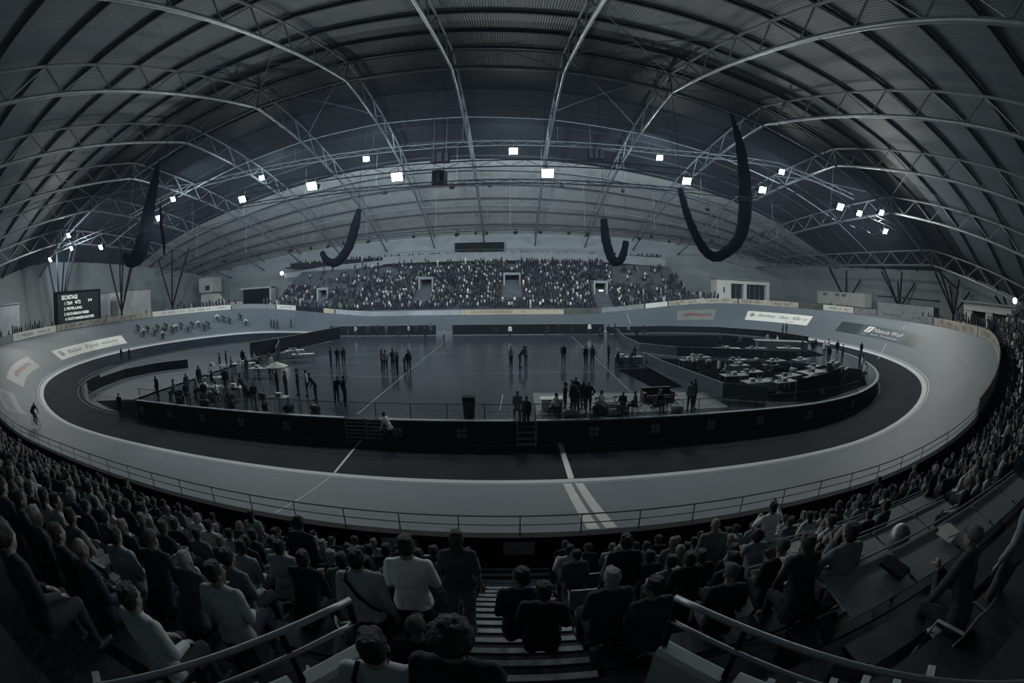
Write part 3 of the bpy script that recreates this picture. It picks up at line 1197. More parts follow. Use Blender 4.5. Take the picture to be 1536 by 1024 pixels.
# ridge girder along the hall and two lighter ones
o = empty('ridge_girder', (0, YR, 0), 0, 'lattice girder along the middle of the roof crossing all trusses', 'girder')
xs = TX[:1] + [TX[k] + (TX[k + 1] - TX[k]) * f_ for k in range(12) for f_ in (0.5, 1.0)] + [77.6]
xs = [-91.5] + xs
MB().tube([(x, 0, zchord(x, YR)) for x in xs], 0.22, 8).build('bottom_chord', MT['steel'], o, True)
MB().tube([(x, 0, zchord(x, YR) + 2.4) for x in xs], 0.11, 8).build('top_chord', MT['steel'], o, True)
mb = MB()
for k in range(12):
    a, b = TX[k], TX[k + 1]
    m = (a + b) / 2
    for p_, q_ in ((a, m), (b, m)):
        mb.tube([(p_, 0, zchord(p_, YR) + 0.1), (m, 0, zchord(m, YR) + 2.35)], 0.06, 5)
mb.build('web', MT['steel'], o)
for yy, lab in ((58.0, 'slim cross tie over the far side of the court roof'), (76.0, 'slim cross tie above the far track straight'), (90.0, 'slim cross tie above the far stand')):
    t = MB().tube([(x, yy, zchord(x, yy) + 0.05) for x in xs[1:-1]], 0.085, 6).build('roof_tie', MT['steel'])
    tag(t, lab, 'roof tie', 'cross ties')
# wind bracing: diagonals in the roof plane of four bays
nb = 0
for k in (1, 4, 7, 10):
    a, b = TX[k], TX[k + 1]
    for ya, yb in ((YR, YR + 16), (YR - 16, YR)):
        nb += 1
        mb = MB()
        for p_, q_ in (((a, ya), (b, yb)), ((b, ya), (a, yb))):
            mb.tube([(p_[0] + (q_[0] - p_[0]) * t / 4, p_[1] + (q_[1] - p_[1]) * t / 4,
                      zchord(p_[0] + (q_[0] - p_[0]) * t / 4, p_[1] + (q_[1] - p_[1]) * t / 4) + 2.2) for t in range(5)], 0.06, 5)
        tag(mb.build('wind_bracing', MT['steel']), f'crossed bracing rods between roof trusses, {nth(nb)} pair from the left', 'bracing', 'crossed bracing rods')

# branching columns at the ends
nc = 0
for sx, ylist in ((1, (28.0, 42.5, 57.5, 75.0)), (-1, (24.0, 44.0, 62.0, 80.0))):
    for y in ylist:
        nc += 1
        x = 74.0 if sx > 0 else -80.0
        zt = zchord(TX[-1] if sx > 0 else TX[0], y)
        zb = 3.0
        o = empty('branching_column', (x, y, 0), 0, ('dark branching steel column by the right wall, ' if sx > 0 else 'dark branching steel column by the left wall, ') +
                  f'{nth(nc if nc < 5 else nc - 4)} from the home side', 'column', 'branching steel columns')
        MB().tube([(0, 0, -0.2), (0, 0, zb + 3.4)], 0.28, 8).build('shaft', MT['black'], o, True)
        for dx, dy in ((-6.2 * sx, 0), (2.6 * sx, 2.6), (2.6 * sx, -2.6), (-3.0 * sx, 3.0), (-3.0 * sx, -3.0)):
            xx, yy = min(max(x + dx, X0 + 0.5), X1 - 0.5), y + dy
            MB().tube([(0, 0, zb + 3.1), (xx - x, dy, zchord(xx, yy) + 0.1)], 0.2, 6).build('branch', MT['black'], o)


# ================================================================ LIGHTING GANTRIES AND FLOODLIGHTS
def gantry(label, pts, rods=True, h=0.7, m='steel', r=0.07):
    o = empty('lighting_gantry', (0, 0, 0), 0, label, 'gantry', 'long gantries hung under the roof')
    MB().tube(pts, r, 6).build('lower_tube', MT[m], o)
    up = [(x, y, z + h) for x, y, z in pts]
    MB().tube(up, r, 6).build('upper_tube', MT[m], o)
    mb = MB()
    P = []
    for a, b in zip(pts[:-1], pts[1:]):
        L = (Vector(b) - Vector(a)).length
        n = max(1, int(L / 1.6))
        for k in range(n):
            P.append(Vector(a).lerp(Vector(b), k / n))
    for k in range(len(P) - 1):
        z0, z1 = (0, h) if k % 2 else (h, 0)
        mb.tube([P[k] + Vector((0, 0, z0)), P[k + 1] + Vector((0, 0, z1))], 0.03, 4)
    mb.build('lattice', MT[m], o)
    if rods:
        for k in range(0, len(P), 8):
            p_ = P[k] + Vector((0, 0, h))
            MB().tube([p_, (p_.x, p_.y, zchord(p_.x, p_.y) + 0.1)], 0.03, 4).build('hanger_rod', MT['steel'], o)
    return o


gantry('bright tube gantry carrying the lower row of floodlights', [(-86, 44, 18.6), (-60, 44, 19.2), (0, 44, 19.9), (40, 44, 19.8), (56, 44, 17.9)])
gantry('gantry carrying the upper row of floodlights', [(-70, 56, 23.6), (-52, 52, 24.4), (-38, 60, 27.3), (0, 60, 27.6), (22, 60, 27.4), (38, 52, 25.5), (50, 48, 22.0)])
gantry('pale lower gantry below the lower floodlights', [(-50, 40, 16.6), (-30, 40, 17.0), (0, 40, 17.1), (30, 40, 16.9), (50, 40, 15.2)], h=0.35, m='pipe', r=0.05)
gantry('dark gantry with small spotlights above the far track', [(-78, 72, 13.6), (-40, 75, 16.0), (0, 75, 17.2), (40, 75, 17.0), (66, 70, 13.0)], h=0.6, m='purlin')
gantry('dark gantry with small lamps in front of the far stand', [(-70, 88, 15.8), (-40, 90, 18.0), (0, 90, 19.2), (40, 90, 17.8), (60, 88, 13.5)], h=0.6, m='purlin')
gantry('dark middle gantry between both rows of floodlights', [(-60, 66, 20.0), (-25, 68, 23.5), (0, 68, 24.0), (25, 68, 23.3), (48, 64, 18.5)], h=0.6, m='purlin')

LAMPS = [(-76.4, 39.6, 16.8, 0), (-74.6, 44, 18.5, 0), (-47.1, 44, 19.0, 0), (-31.3, 44, 19.0, 0), (-21.5, 44, 19.2, 1), (-11.6, 44, 19.2, 1), (3.8, 44, 19.1, 1),
         (18.9, 44, 19.2, 0), (29.0, 44, 19.4, 0), (42.4, 44, 19.2, 1), (45.9, 43.4, 18.8, 0), (52.7, 44, 17.3, 0),
         (-69.2, 40, 19.75, 0), (-64.5, 45, 17.3, 0), (-52.2, 52, 23.6, 0), (-39.0, 60, 26.2, 0), (-20.7, 60, 26.7, 0), (0.5, 60, 26.6, 1), (21.7, 60, 26.7, 0), (38.2, 52, 24.8, 0), (52.0, 44, 19.9, 0)]


def make_floodlight():
    o = empty('floodlight')
    for sgn, nm in ((-1, 'lamp_head'), (1, 'lamp_head')):  # the head facing the far side is unseen, added to brighten the roof
        mb = MB()
        # a tapering housing whose open side looks down and outward
        d = Vector((0, sgn * 0.80, -0.60)).normalized()
        u = Vector((1, 0, 0))
        w = u.cross(d).normalized()
        c = Vector((0, sgn * 0.35, -0.05))
        vs = []
        for dist, hw, hh in ((-0.42, 0.22, 0.16), (0.0, 0.52, 0.42), (0.04, 0.55, 0.45)):
            for a, b in ((-1, -1), (1, -1), (1, 1), (-1, 1)):
                vs.append(c + d * dist + u * (a * hw) + w * (b * hh))
        fs = [(0, 1, 2, 3)]
        for k in range(2):
            for i in range(4):
                fs.append((k * 4 + i, k * 4 + (i + 1) % 4, k * 4 + 4 + (i + 1) % 4, k * 4 + 4 + i))
        mb.add(vs, fs)
        h = mb.build(nm, MT['black'], o)
        e = c + d * 0.03
        vs = [e + u * (a * 0.50) + w * (b * 0.40) for a, b in ((-1, -1), (1, -1), (1, 1), (-1, 1))]
        MB().add(vs, [(0, 1, 2, 3)]).build('lens', MT['lens'], h)
        ld = bpy.data.lights.new('floodlight_beam', 'SPOT')
        ld.energy = LAMP_W if sgn < 0 else FAR_W
        ld.color = (0.73, 0.885, 1.0)
        ld.spot_size = math.radians(155)
        ld.spot_blend = 0.6
        ld.shadow_soft_size = 0.35
        lo = bpy.data.objects.new('floodlight_beam', ld)
        COL.objects.link(lo)
        lo.parent = h
        lo.location = c + d * 0.5
        lo.rotation_mode = 'QUATERNION'
        lo.rotation_quaternion = (Vector((0, -0.72, -0.70)) if sgn < 0 else Vector((0, 0.98, -0.04))).to_track_quat('-Z', 'Y')
    MB().bar((0, 0, 0.0), (0, 0, 0.95), 0.08, 0.08).box((0, 0, 0.02), (0.5, 0.45, 0.12)).build('bracket', MT['steel'], o)
    return o


f0 = make_floodlight()
fr, bk = 0, 0
order = sorted(LAMPS, key=lambda l: l[0])
cnt = {}
for i, (x, y, z, big) in enumerate(LAMPS):
    o = f0 if i == 0 else copy_tree(f0)
    o.location = (x, y, z)
    s = 1.12 if big else 0.92
    o.scale = (s, s, s)
    low = i < 12
    if abs(x + 12) > 50:            # the lamps out at the ends are weaker
        for h in o.children:
            for b in h.children:
                if b.type == 'LIGHT':
                    b.data = b.data.copy()
                    b.data.energy *= 0.22 if x > 0 else 0.14
    k = sorted([l[0] for l in (LAMPS[:12] if low else LAMPS[12:])]).index(x) + 1
    tag(o, f'glaring floodlight with added rear head, {nth(k)} from the left in the {"lower" if low else "upper"} row', 'floodlight', 'floodlights under the roof')

# small theatre spotlights on the dark gantries
sp = empty('spotlight')
MB().tube([(0, 0.22, 0.02), (0, -0.05, -0.06), (0, -0.28, -0.12)], [0.13, 0.16, 0.20], 8).build('can', MT['black'], sp)
MB().bar((0, 0, 0.05), (0, 0, 0.45), 0.06, 0.05).build('yoke', MT['black'], sp)
first = True
rows = [(75, [(-62, 14.8), (-56, 15.1), (-48, 15.6), (-41, 16.0), (-33, 16.2), (-25, 16.5), (-9, 17.0), (-4, 17.2), (1, 17.2), (10, 17.2), (25, 17.1), (31, 17.1), (37, 17.0), (43, 16.5), (49, 15.6), (56, 14.6)], 'over the far track'),
        (90, [(-44, 17.7), (-36, 18.2), (-20, 18.7), (-7, 19.0), (6, 19.1), (16, 18.7), (27, 18.3), (34, 18.0)], 'in front of the far stand'),
        (68, [(-20, 23.6), (-9, 23.8), (-3, 23.9), (8, 23.8), (18, 23.5), (33, 21.5)], 'between the floodlight rows')]
for y, L, ph in rows:
    for k, (x, z) in enumerate(L):
        o = sp if first else copy_tree(sp)
        first = False
        o.location = (x, y if y != 75 or abs(x) < 41 else 75 - (abs(x) - 40) * 0.15, z - 0.42)
        o.rotation_euler = (0, 0, random.uniform(-0.6, 0.6))
        s = 1.6
        o.scale = (s, s, s)
        tag(o, f'small black spotlight, {nth(k + 1)} from the left on the gantry {ph}', 'spotlight', 'small black spotlights')

# loudspeaker clusters
for k, (x, y, z, w) in enumerate(((-9.5, 58, 25.4, 2.6), (11.8, 58, 25.9, 2.2), (-7.6, 46, 19.4, 1.6))):
    o = empty('loudspeaker_cluster', (x, y, z), 0, ['black loudspeaker cluster left of the top centre floodlight', 'black loudspeaker cluster right of the top centre floodlight',
              'black loudspeaker box beside a lower row floodlight'][k], 'loudspeaker', 'loudspeakers under the roof')
    for s in (-1, 0, 1):
        e = MB().box((s * w / 3, abs(s) * 0.15, 0), (w / 3 - 0.05, 0.9, 1.5), 0, -s * 0.25)
        b = e.build('cabinet', MT['black'], o)
        MB().box((s * w / 3, abs(s) * 0.15 - 0.46, 0), (w / 3 - 0.2, 0.04, 1.3), 0, -s * 0.25).build('grille', MT['purlin'], b)
    for s in (-1, 1):
        MB().tube([(s * w / 3, 0, 0.75), (s * w / 3, 0, zchord(x, y) - z)], 0.03, 4).build('chain', MT['steel'], o)


# black gathered drapes hanging in loops
def smooth(pts, n=8):
    P = [Vector(p_) for p_ in pts]
    out = []
    for i in range(len(P) - 1):
        a, b, c, d = P[max(i - 1, 0)], P[i], P[i + 1], P[min(i + 2, len(P) - 1)]
        for k in range(n):
            t = k / n
            out.append(0.5 * ((2 * b) + (-a + c) * t + (2 * a - 5 * b + 4 * c - d) * t * t + (-a + 3 * b - 3 * c + d) * t ** 3))
    out.append(P[-1])
    return out


def drape(pts, rr, label):
    P = smooth(pts)
    n = len(P)
    R = []
    for i in range(n):
        t = i / (n - 1) * (len(rr) - 1)
        k = min(int(t), len(rr) - 2)
        R.append((rr[k] * (1 - (t - k)) + rr[k + 1] * (t - k)) * (1 + 0.05 * math.sin(i * 1.7)))
    o = MB().tube(P, R, 14).build('gathered_drape', MT['blackcloth'], None, True)
    tag(o, label, 'drape', 'black drapes looped under the roof')
    for a in (0,):
        MB().tube([P[a] - Vector((0, 0, 0.3)), (P[a].x, P[a].y, zchord(P[a].x, P[a].y) + 3.2)], 0.03, 5).build('rope', MT['black'], o)
        MB().tube([P[-1] - Vector((0, 0, 0.2)), (P[-1].x, P[-1].y, zchord(P[-1].x, P[-1].y) + 3.2)], 0.02, 5).build('rope', MT['black'], o)
    return o


drape([(25.9, 44, 28.6), (26.6, 44, 24), (26.6, 44, 18.0), (25.6, 44, 13.6), (23.2, 44, 11.4), (21.6, 44, 11.2), (20.2, 44, 12.6), (18.9, 44, 15.4), (18.2, 44, 18.4)],
      [0.12, 0.62, 0.85, 0.72, 0.6, 0.55, 0.5, 0.42, 0.35], 'long black drape looped down beside the right floodlights')
drape([(-48.9, 44, 27.6), (-49.3, 44, 24.5), (-50.0, 44, 20.5), (-50.6, 44, 17.4), (-52.0, 44, 14.6), (-54.2, 44, 13.8), (-55.8, 44, 14.8)],
      [0.12, 0.7, 1.0, 1.15, 1.25, 0.9, 0.5], 'big black drape hanging at the left between the floodlights')
drape([(-19.8, 55, 18.2), (-20.3, 55, 16.0), (-21.2, 55, 13.2), (-22.9, 55, 11.3), (-24.4, 55, 11.6), (-25.2, 55, 12.8)], [0.30, 0.62, 0.62, 0.6, 0.5, 0.35],
      'short black drape looped in front of the far stand left')
drape([(11.9, 55, 16.2), (12.1, 55, 13.6), (12.8, 55, 11.2), (13.6, 55, 10.7), (14.3, 55, 11.4), (14.8, 55, 13.4)], [0.45, 0.6, 0.6, 0.55, 0.5, 0.4],
      'short black drape looped in front of the far stand right')
drape([(-43.0, 40, 19.6), (-42.6, 40, 17.4), (-41.8, 40, 15.0), (-41.6, 40, 13.2)], [0.10, 0.2, 0.22, 0.1], 'thin black cable bundle hanging near the left big drape')


# ================================================================ BUILDINGS ROUND THE ENDS
def ring(name, q0, q1, r1, m, dz=-0.12):
    mb = MB()
    Q = qs(q0, q1, 0.03)
    for q in Q:
        for r in (0.3, r1):
            x, y, nx, ny = tp(q, R_O + r)
            x, y = min(max(x, X0 + 0.2), X1 - 0.2), min(max(y, Y0 + 0.2), Y1 - 0.2)
            mb.v.append((x, y, z_rim(q) + dz))
    for i in range(len(Q) - 1):
        mb.f.append((2 * i, 2 * i + 2, 2 * i + 3, 2 * i + 1))
        mb.mi.append(0)
    return struct(mb.build(name, m))


ring('floor_right_terrace', 1.28, 1.96, 48, MT['concrete'])
ring('floor_left_terrace', 3.06, 3.60, 48, MT['concrete'])

# kiosk with two wide openings, seen beyond the right bend
o = empty('kiosk', (50.0, 86.0, 5.2), 0, 'white kiosk with two wide dark openings beyond the right bend', 'kiosk', 'white kiosks')
MB().box((-5.2, 0, 2.2), (3.6, 3, 4.4)).build('wall_panel', MT['white'], o)
MB().box((0.3, 0, 2.2), (0.8, 3, 4.4)).build('pier', MT['white'], o)
MB().box((6.6, 0, 2.2), (0.9, 3, 4.4)).build('pier', MT['white'], o)
MB().box((0, 0, 4.1), (14.1, 3.2, 0.8)).build('fascia', MT['white'], o)
MB().box((0, -0.2, 4.62), (14.6, 3.8, 0.2)).build('roof_slab', MT['coping'], o)
MB().box((-1.8, 0.3, 1.9), (3.6, 2.2, 3.8)).build('opening', MT['glass'], o)
MB().box((3.4, 0.3, 1.9), (5.4, 2.2, 3.8)).build('opening', MT['glass'], o)
for k in range(7):
    MB().box((-3.2 + k * 1.4 + (0.8 if k > 2 else 0), -0.85, 1.8), (0.08, 0.06, 3.6)).build('mullion', MT['greyb'], o)
MB().box((-5.2, -1.52, 2.3), (0.35, 0.04, 1.2)).build('door_sign', MT['ink'], o)

o = empty('kiosk', (54.6, 23.4, 2.9), 0, 'white kiosk with two tall doorways by the right edge', 'kiosk', 'white kiosks')
L = 10.4
for ya, yb, nm, m in ((3.8, 5.2, 'wall_panel', 'white'), (0.2, 1.4, 'pier', 'white'), (-5.2, -2.9, 'wall_panel', 'white')):
    MB().box((0, (ya + yb) / 2, 2.6), (3, yb - ya, 5.2)).build(nm, MT[m], o)
MB().box((0, 0, 4.85), (3.2, L, 0.9)).build('fascia', MT['white'], o)
MB().box((0, 0, 5.4), (3.8, L + 0.6, 0.2)).build('roof_slab', MT['coping'], o)
MB().box((0.3, 2.6, 2.2), (2.2, 2.4, 4.4)).build('doorway', MT['black'], o)
MB().box((0.3, -1.35, 2.2), (2.2, 3.1, 4.4)).build('doorway', MT['glass'], o)
for yy in (-0.7, -1.8, -2.6):
    MB().box((-1.0, yy, 2.1), (0.1, 0.5, 3.6)).build('poster', MT['greyb'], o)
MB().box((-1.53, -4.1, 3.2), (0.05, 0.4, 1.0)).build('wall_mark', MT['ink'], o)
MB().box((-1.53, -4.0, 2.0), (0.05, 0.5, 0.6)).build('wall_mark', MT['ink'], o)

# pale counter with sign band on the right wall
o = empty('snack_counter', (72.0, 74.0, 5.6), 0, 'low pale counter building in front of the right wall', 'counter')
MB().box((0, 0, 1.4), (2.5, 17, 2.8)).build('body', MT['white'], o)
for yy in (5.5, 1.0, -1.4):
    MB().box((-1.28, yy, 2.2), (0.05, 1.6, 0.6)).build('menu_board', MT['greyb'], o)
o = empty('snack_counter', (68.5, 51.0, 5.0), 0, 'long pale counter between two branching columns at right', 'counter')
MB().box((0, 0, 1.0), (2.2, 15, 2.0)).build('body', MT['parapet'], o)
MB().box((0, 0, 3.1), (2.6, 15, 0.25)).build('canopy', MT['purlin'], o)

# scoreboard with rows of lit letters
SBX, SBY, SBZ = -66.0, 40.4, 7.95
o = empty('scoreboard', (SBX, SBY, SBZ), 0, 'big dark scoreboard with six lines of lit letters beyond left bend', 'scoreboard')
MB().box((-0.3, 0, 0), (0.5, 10.8, 5.6)).build('frame', MT['black'], o)
MB().box((-0.02, 0, 0.05), (0.1, 9.6, 4.7)).build('face', MT['board'], o)
for s in (-1, 1):
    MB().box((-0.3, s * 4.6, -4.4), (0.4, 0.5, 4.6)).build('post', MT['black'], o)
TXT = [('SECHSTAGE', 3.9, 0.2, 1.55, 0.62), ('1. TEAM', 3.3, 1.5, 0.72, 0.5), ('472', 0.9, -0.5, 0.78, 0.5), ('24', -2.2, -3.2, 0.98, 0.4), ('2. MEYER-LANG', 3.4, -0.8, -0.05, 0.42),
       ('3. KOCH-BRAUN WEBER', 3.4, -2.4, -0.85, 0.42), ('4. VOGT-HANSEN RICHTER', 3.2, -3.6, -1.6, 0.42), ('RUNDE 61', -2.0, -4.4, -2.2, 0.2)]
for s, ya, yb, z, h in TXT:
    vs, fs = text_shape(s)
    wd = max(v[0] for v in vs)
    # seen from the track the words run towards larger y
    P = [(0.045, -ya + (ya - yb) * v[0] / wd, z + v[1] / 0.7 * h) for v in vs]
    MB().add(P, fs).build('lit_text', MT['lit'], o)
o = empty('display_cabinet', (-67.5, 47.6, 3.4), 0, 'grey upright panel right beside the lit scoreboard', 'panel')
MB().box((0, 0, 3.2), (0.5, 1.7, 4.6)).build('face', MT['plastic'], o)
MB().box((-0.2, 0, 0.6), (0.4, 0.4, 1.4)).build('foot', MT['black'], o)
# pale wall blocks and openings of the left end
for x, y, z, d, lab in ((-84.5, 57.2, 7.5, (6, 4.6, 6.2), 'pale square block behind the scoreboard side panel'),
                        (-84.5, 68.5, 7.5, (6, 9.5, 6.4), 'large pale wall block left of the far stand crowd'),
                        (-84.0, 27.5, 6.6, (6, 12.0, 7.0), 'pale wall block at the far left edge')):
    o = empty('wall_block', (x, y, 0), 0, lab, 'wall block')
    MB().box((0, 0, z), d).build('body', MT['white'] if d[1] > 9 and y > 60 else MT['parapet'], o)
    MB().box((0, 0, z + d[2] / 2 + 0.1), (d[0] + 0.3, d[1] + 0.3, 0.2)).build('cap', MT['coping'], o)
    MB().box((0, 0, z / 2 - d[2] / 4 + 0.4), (d[0] - 0.2, d[1] - 0.2, z - d[2] / 2 + 0.8)).build('plinth', MT['concrete'], o)
o = empty('commentary_booth', (-83.0, 100.0, 9.2), 0, 'white box booth with small dark window in left far corner', 'booth')
MB().box((0, 0, 2.0), (5.4, 4.5, 4.0)).build('body', MT['white'], o)
MB().box((0.8, -2.3, 1.2), (1.6, 0.1, 1.3)).build('window', MT['glass'], o)
MB().box((0, 0, -2.4), (4.0, 3.4, 4.8)).build('base', MT['parapet'], o)
o = empty('sloping_parapet', (-78, 95.5, 6.6), 0, 'white sloping parapet below the corner booth', 'parapet')
MB().add([(-5, 0, -2.5), (-5, 0, 2.0), (2, 0, 2.0), (4.5, 0, -0.5), (10.0, 0, -0.5), (10.0, 0, -2.5), (-5, .4, -2.5), (-5, .4, 2.0), (2, .4, 2.0), (4.5, .4, -0.5), (10.0, .4, -0.5), (10.0, .4, -2.5)],
         [(0, 1, 2, 3, 4, 5), (11, 10, 9, 8, 7, 6)] + [(i, (i + 1) % 6, 6 + (i + 1) % 6, 6 + i) for i in range(6)]).build('face', MT['white'], o)
o = empty('entrance_opening', (-68.5, 104.5, 5.0), 0, 'dark wide entrance with pale lintel in the left far wall', 'entrance')
MB().box((0, 0.6, 1.8), (9.5, 2.4, 4.6)).build('opening', MT['black'], o)
MB().box((0.2, -0.2, 4.4), (10.6, 3.0, 0.4)).build('lintel', MT['white'], o)
MB().box((5.2, -0.1, 2.2), (0.6, 2.6, 4.6)).build('jamb', MT['white'], o)
tag(MB().sphere((-57.6, 100.0, 12.6), 0.5, 12, 8).build('wall_lamp', MT['bulb'], None, True), 'round glowing lamp at the left end of the upper tier parapet', 'lamp')
tag(MB().sphere((54.5, 20.4, 9.0), 0.35, 12, 8).build('wall_lamp', MT['bulb'], None, True), 'round glowing lamp above the white doorway kiosk at right', 'lamp')


# ================================================================ PEOPLE
def ell(mb, c, r, rot=None, nu=14, nv=9):
    """ellipsoid, optionally turned"""
    t = MB().sphere((0, 0, 0), r, nu, nv)
    R = rot if rot is not None else Matrix.Identity(3)
    mb.add([R @ Vector(v) + Vector(c) for v in t.v], t.f)


def cap(mb, a, b, ra, rb, flat=1.0, side=None, n=12):
    """closed tapered limb from a to b; flat squashes it across 'side'"""
    a, b = Vector(a), Vector(b)
    t = (b - a)
    L = t.length
    t.normalize()
    s = Vector(side) if side else (Vector((1, 0, 0)) if abs(t.x) < 0.9 else Vector((0, 1, 0)))
    u = (s - t * s.dot(t)).normalized()
    w = t.cross(u)
    rings = []
    for k in range(1, 5):
        an = -PI / 2 + PI / 2 * k / 4
        rings.append((a + t * (ra * math.sin(an)), ra * math.cos(an)))
    for k in range(0, 4):
        an = PI / 2 * k / 4
        rings.append((b + t * (rb * math.sin(an)), rb * math.cos(an)))
    vs = [a - t * ra]
    for c, r in rings:
        for i in range(n):
            an = 2 * PI * i / n
            vs.append(c + u * (r * math.cos(an)) + w * (r * flat * math.sin(an)))
    vs.append(b + t * rb)
    fs = [(0, 1 + (i + 1) % n, 1 + i) for i in range(n)]
    m = len(rings)
    for j in range(m - 1):
        for i in range(n):
            p, q = 1 + j * n + i, 1 + j * n + (i + 1) % n
            fs.append((p, q, q + n, p + n))
    e = len(vs) - 1
    fs += [(e, 1 + (m - 1) * n + i, 1 + (m - 1) * n + (i + 1) % n) for i in range(n)]
    mb.add(vs, fs)


def remesh(mb, voxel, smooth_it=3):
    me = bpy.data.meshes.new('figure')
    me.from_pydata(mb.v, [], mb.f)
    o = bpy.data.objects.new('figure', me)
    COL.objects.link(o)
    m = o.modifiers.new('r', 'REMESH')
    m.mode = 'VOXEL'
    m.voxel_size = voxel
    if smooth_it:
        s = o.modifiers.new('s', 'SMOOTH')
        s.factor = 0.5
        s.iterations = smooth_it
    dg = bpy.context.evaluated_depsgraph_get()
    out = bpy.data.meshes.new_from_object(o.evaluated_get(dg))
    bpy.data.objects.remove(o)
    bpy.data.meshes.remove(me)
    return out


def seg_dist(P, a, b, ra, rb):
    a, b = np.array(a, float), np.array(b, float)
    ab = b - a
    t = np.clip(((P - a) @ ab) / (ab @ ab + 1e-12), 0, 1)
    return np.linalg.norm(P - (a + t[:, None] * ab), axis=1) - (ra + (rb - ra) * t)


def V(*a):
    return Vector(a)


def pose(kind):
    """joint positions of one figure looking along +y; z=0 is the floor under the feet"""
    J = {}
    if kind.startswith('sit'):
        lean = {'sit': 0.02, 'sit_lean': 0.24, 'sit_fold': 0.0, 'sit_turn': 0.05, 'sit_hand': 0.10, 'sit_talk': 0.04}[kind]
        J['pel'] = V(0, 0, 0.55)
        J['waist'] = V(0, lean * 0.35, 0.74)
        J['chest'] = V(0, lean * 0.8, 0.93)
        J['neck'] = V(0, lean + 0.0, 1.10)
        J['head'] = V(0, lean + 0.035, 1.245 - lean * 0.12)
        hipz, hx = 0.53, 0.095
        for s, n in ((-1, 'L'), (1, 'R')):
            J['hip' + n] = V(s * hx, 0.0, hipz)
            J['knee' + n] = V(s * 0.13, 0.42, 0.50)
            J['ank' + n] = V(s * 0.13, 0.40, 0.09)
            J['toe' + n] = V(s * 0.15, 0.56, 0.045)
            J['sho' + n] = V(s * 0.185, lean * 0.95, 1.055)
        J['head_yaw'] = {'sit_turn': 0.9, 'sit_talk': -0.7}.get(kind, 0.0)
        if kind in ('sit', 'sit_turn'):
            J['elbL'], J['wriL'] = V(-0.245, 0.03, 0.79), V(-0.11, 0.27, 0.66)
            J['elbR'], J['wriR'] = V(0.245, 0.03, 0.79), V(0.12, 0.27, 0.66)
        elif kind == 'sit_lean':
            J['elbL'], J['wriL'] = V(-0.20, 0.34, 0.66), V(-0.04, 0.50, 0.80)
            J['elbR'], J['wriR'] = V(0.20, 0.34, 0.66), V(0.05, 0.51, 0.78)
        elif kind == 'sit_fold':
            J['elbL'], J['wriL'] = V(-0.255, 0.06, 0.80), V(0.06, 0.20, 0.83)
            J['elbR'], J['wriR'] = V(0.255, 0.06, 0.79), V(-0.07, 0.235, 0.79)
        elif kind == 'sit_hand':
            J['elbL'], J['wriL'] = V(-0.25, 0.22, 0.84), V(-0.08, 0.25, 1.10)
            J['elbR'], J['wriR'] = V(0.25, 0.10, 0.80), V(0.10, 0.33, 0.68)
        elif kind == 'sit_talk':
            J['elbL'], J['wriL'] = V(-0.30, 0.05, 0.82), V(-0.20, 0.30, 0.86)
            J['elbR'], J['wriR'] = V(0.25, 0.02, 0.79), V(0.12, 0.25, 0.66)
    elif kind in ('ride',):
        J['pel'] = V(0, -0.30, 0.98)
        J['waist'] = V(0, -0.16, 1.12)
        J['chest'] = V(0, 0.06, 1.24)
        J['neck'] = V(0, 0.20, 1.33)
        J['head'] = V(0, 0.33, 1.41)
        J['head_yaw'] = 0.0
        for s, n in ((-1, 'L'), (1, 'R')):
            J['hip' + n] = V(s * 0.09, -0.30, 0.96)
            up = s > 0
            J['knee' + n] = V(s * 0.10, 0.08 if up else -0.02, 0.82 if up else 0.62)
            J['ank' + n] = V(s * 0.10, -0.02 if up else -0.10, 0.47 if up else 0.22)
            J['toe' + n] = V(s * 0.10, 0.12 if up else 0.05, 0.42 if up else 0.17)
            J['sho' + n] = V(s * 0.17, 0.12, 1.28)
            J['elb' + n] = V(s * 0.22, 0.30, 1.07)
            J['wri' + n] = V(s * 0.19, 0.48, 0.95)
    else:
        bendf = {'stand': 0.0, 'stand_fold': 0.0, 'stand_hip': 0.0, 'stand_lean': 0.28, 'walk': 0.04, 'stand_wave': 0.0}[kind]
        J['pel'] = V(0, 0, 0.96)
        J['waist'] = V(0, bendf * 0.3, 1.13)
        J['chest'] = V(0, bendf * 0.8, 1.32)
        J['neck'] = V(0, bendf * 1.1, 1.49)
        J['head'] = V(0, bendf * 1.2 + 0.03, 1.635)
        J['head_yaw'] = {'stand_hip': 0.5}.get(kind, 0.0)
        for s, n in ((-1, 'L'), (1, 'R')):
            st = (0.16 * s) if kind == 'walk' else 0.0
            J['hip' + n] = V(s * 0.095, 0.0, 0.93)
            J['knee' + n] = V(s * 0.105, st * 0.6 + 0.02, 0.50)
            J['ank' + n] = V(s * 0.115, st - 0.02, 0.085)
            J['toe' + n] = V(s * 0.14, st + 0.14, 0.04)
            J['sho' + n] = V(s * 0.185, bendf * 1.0, 1.44)
            J['elb' + n] = V(s * 0.245, bendf * 0.9 - 0.03 + 0.3 * bendf, 1.16)
            J['wri' + n] = V(s * 0.25, 0.06 + bendf * 1.2 - st * 0.5, 0.92)
        if kind == 'stand_fold':
            J['elbL'], J['wriL'] = V(-0.26, 0.05, 1.18), V(0.05, 0.22, 1.22)
            J['elbR'], J['wriR'] = V(0.26, 0.05, 1.18), V(-0.06, 0.25, 1.17)
        if kind == 'stand_hip':
            J['elbL'], J['wriL'] = V(-0.36, -0.04, 1.18), V(-0.19, 0.05, 1.00)
        if kind == 'stand_wave':
            J['elbR'], J['wriR'] = V(0.33, 0.10, 1.36), V(0.20, 0.20, 1.60)
            J['elbL'], J['wriL'] = V(-0.29, 0.14, 1.22), V(-0.10, 0.28, 1.30)
    return J


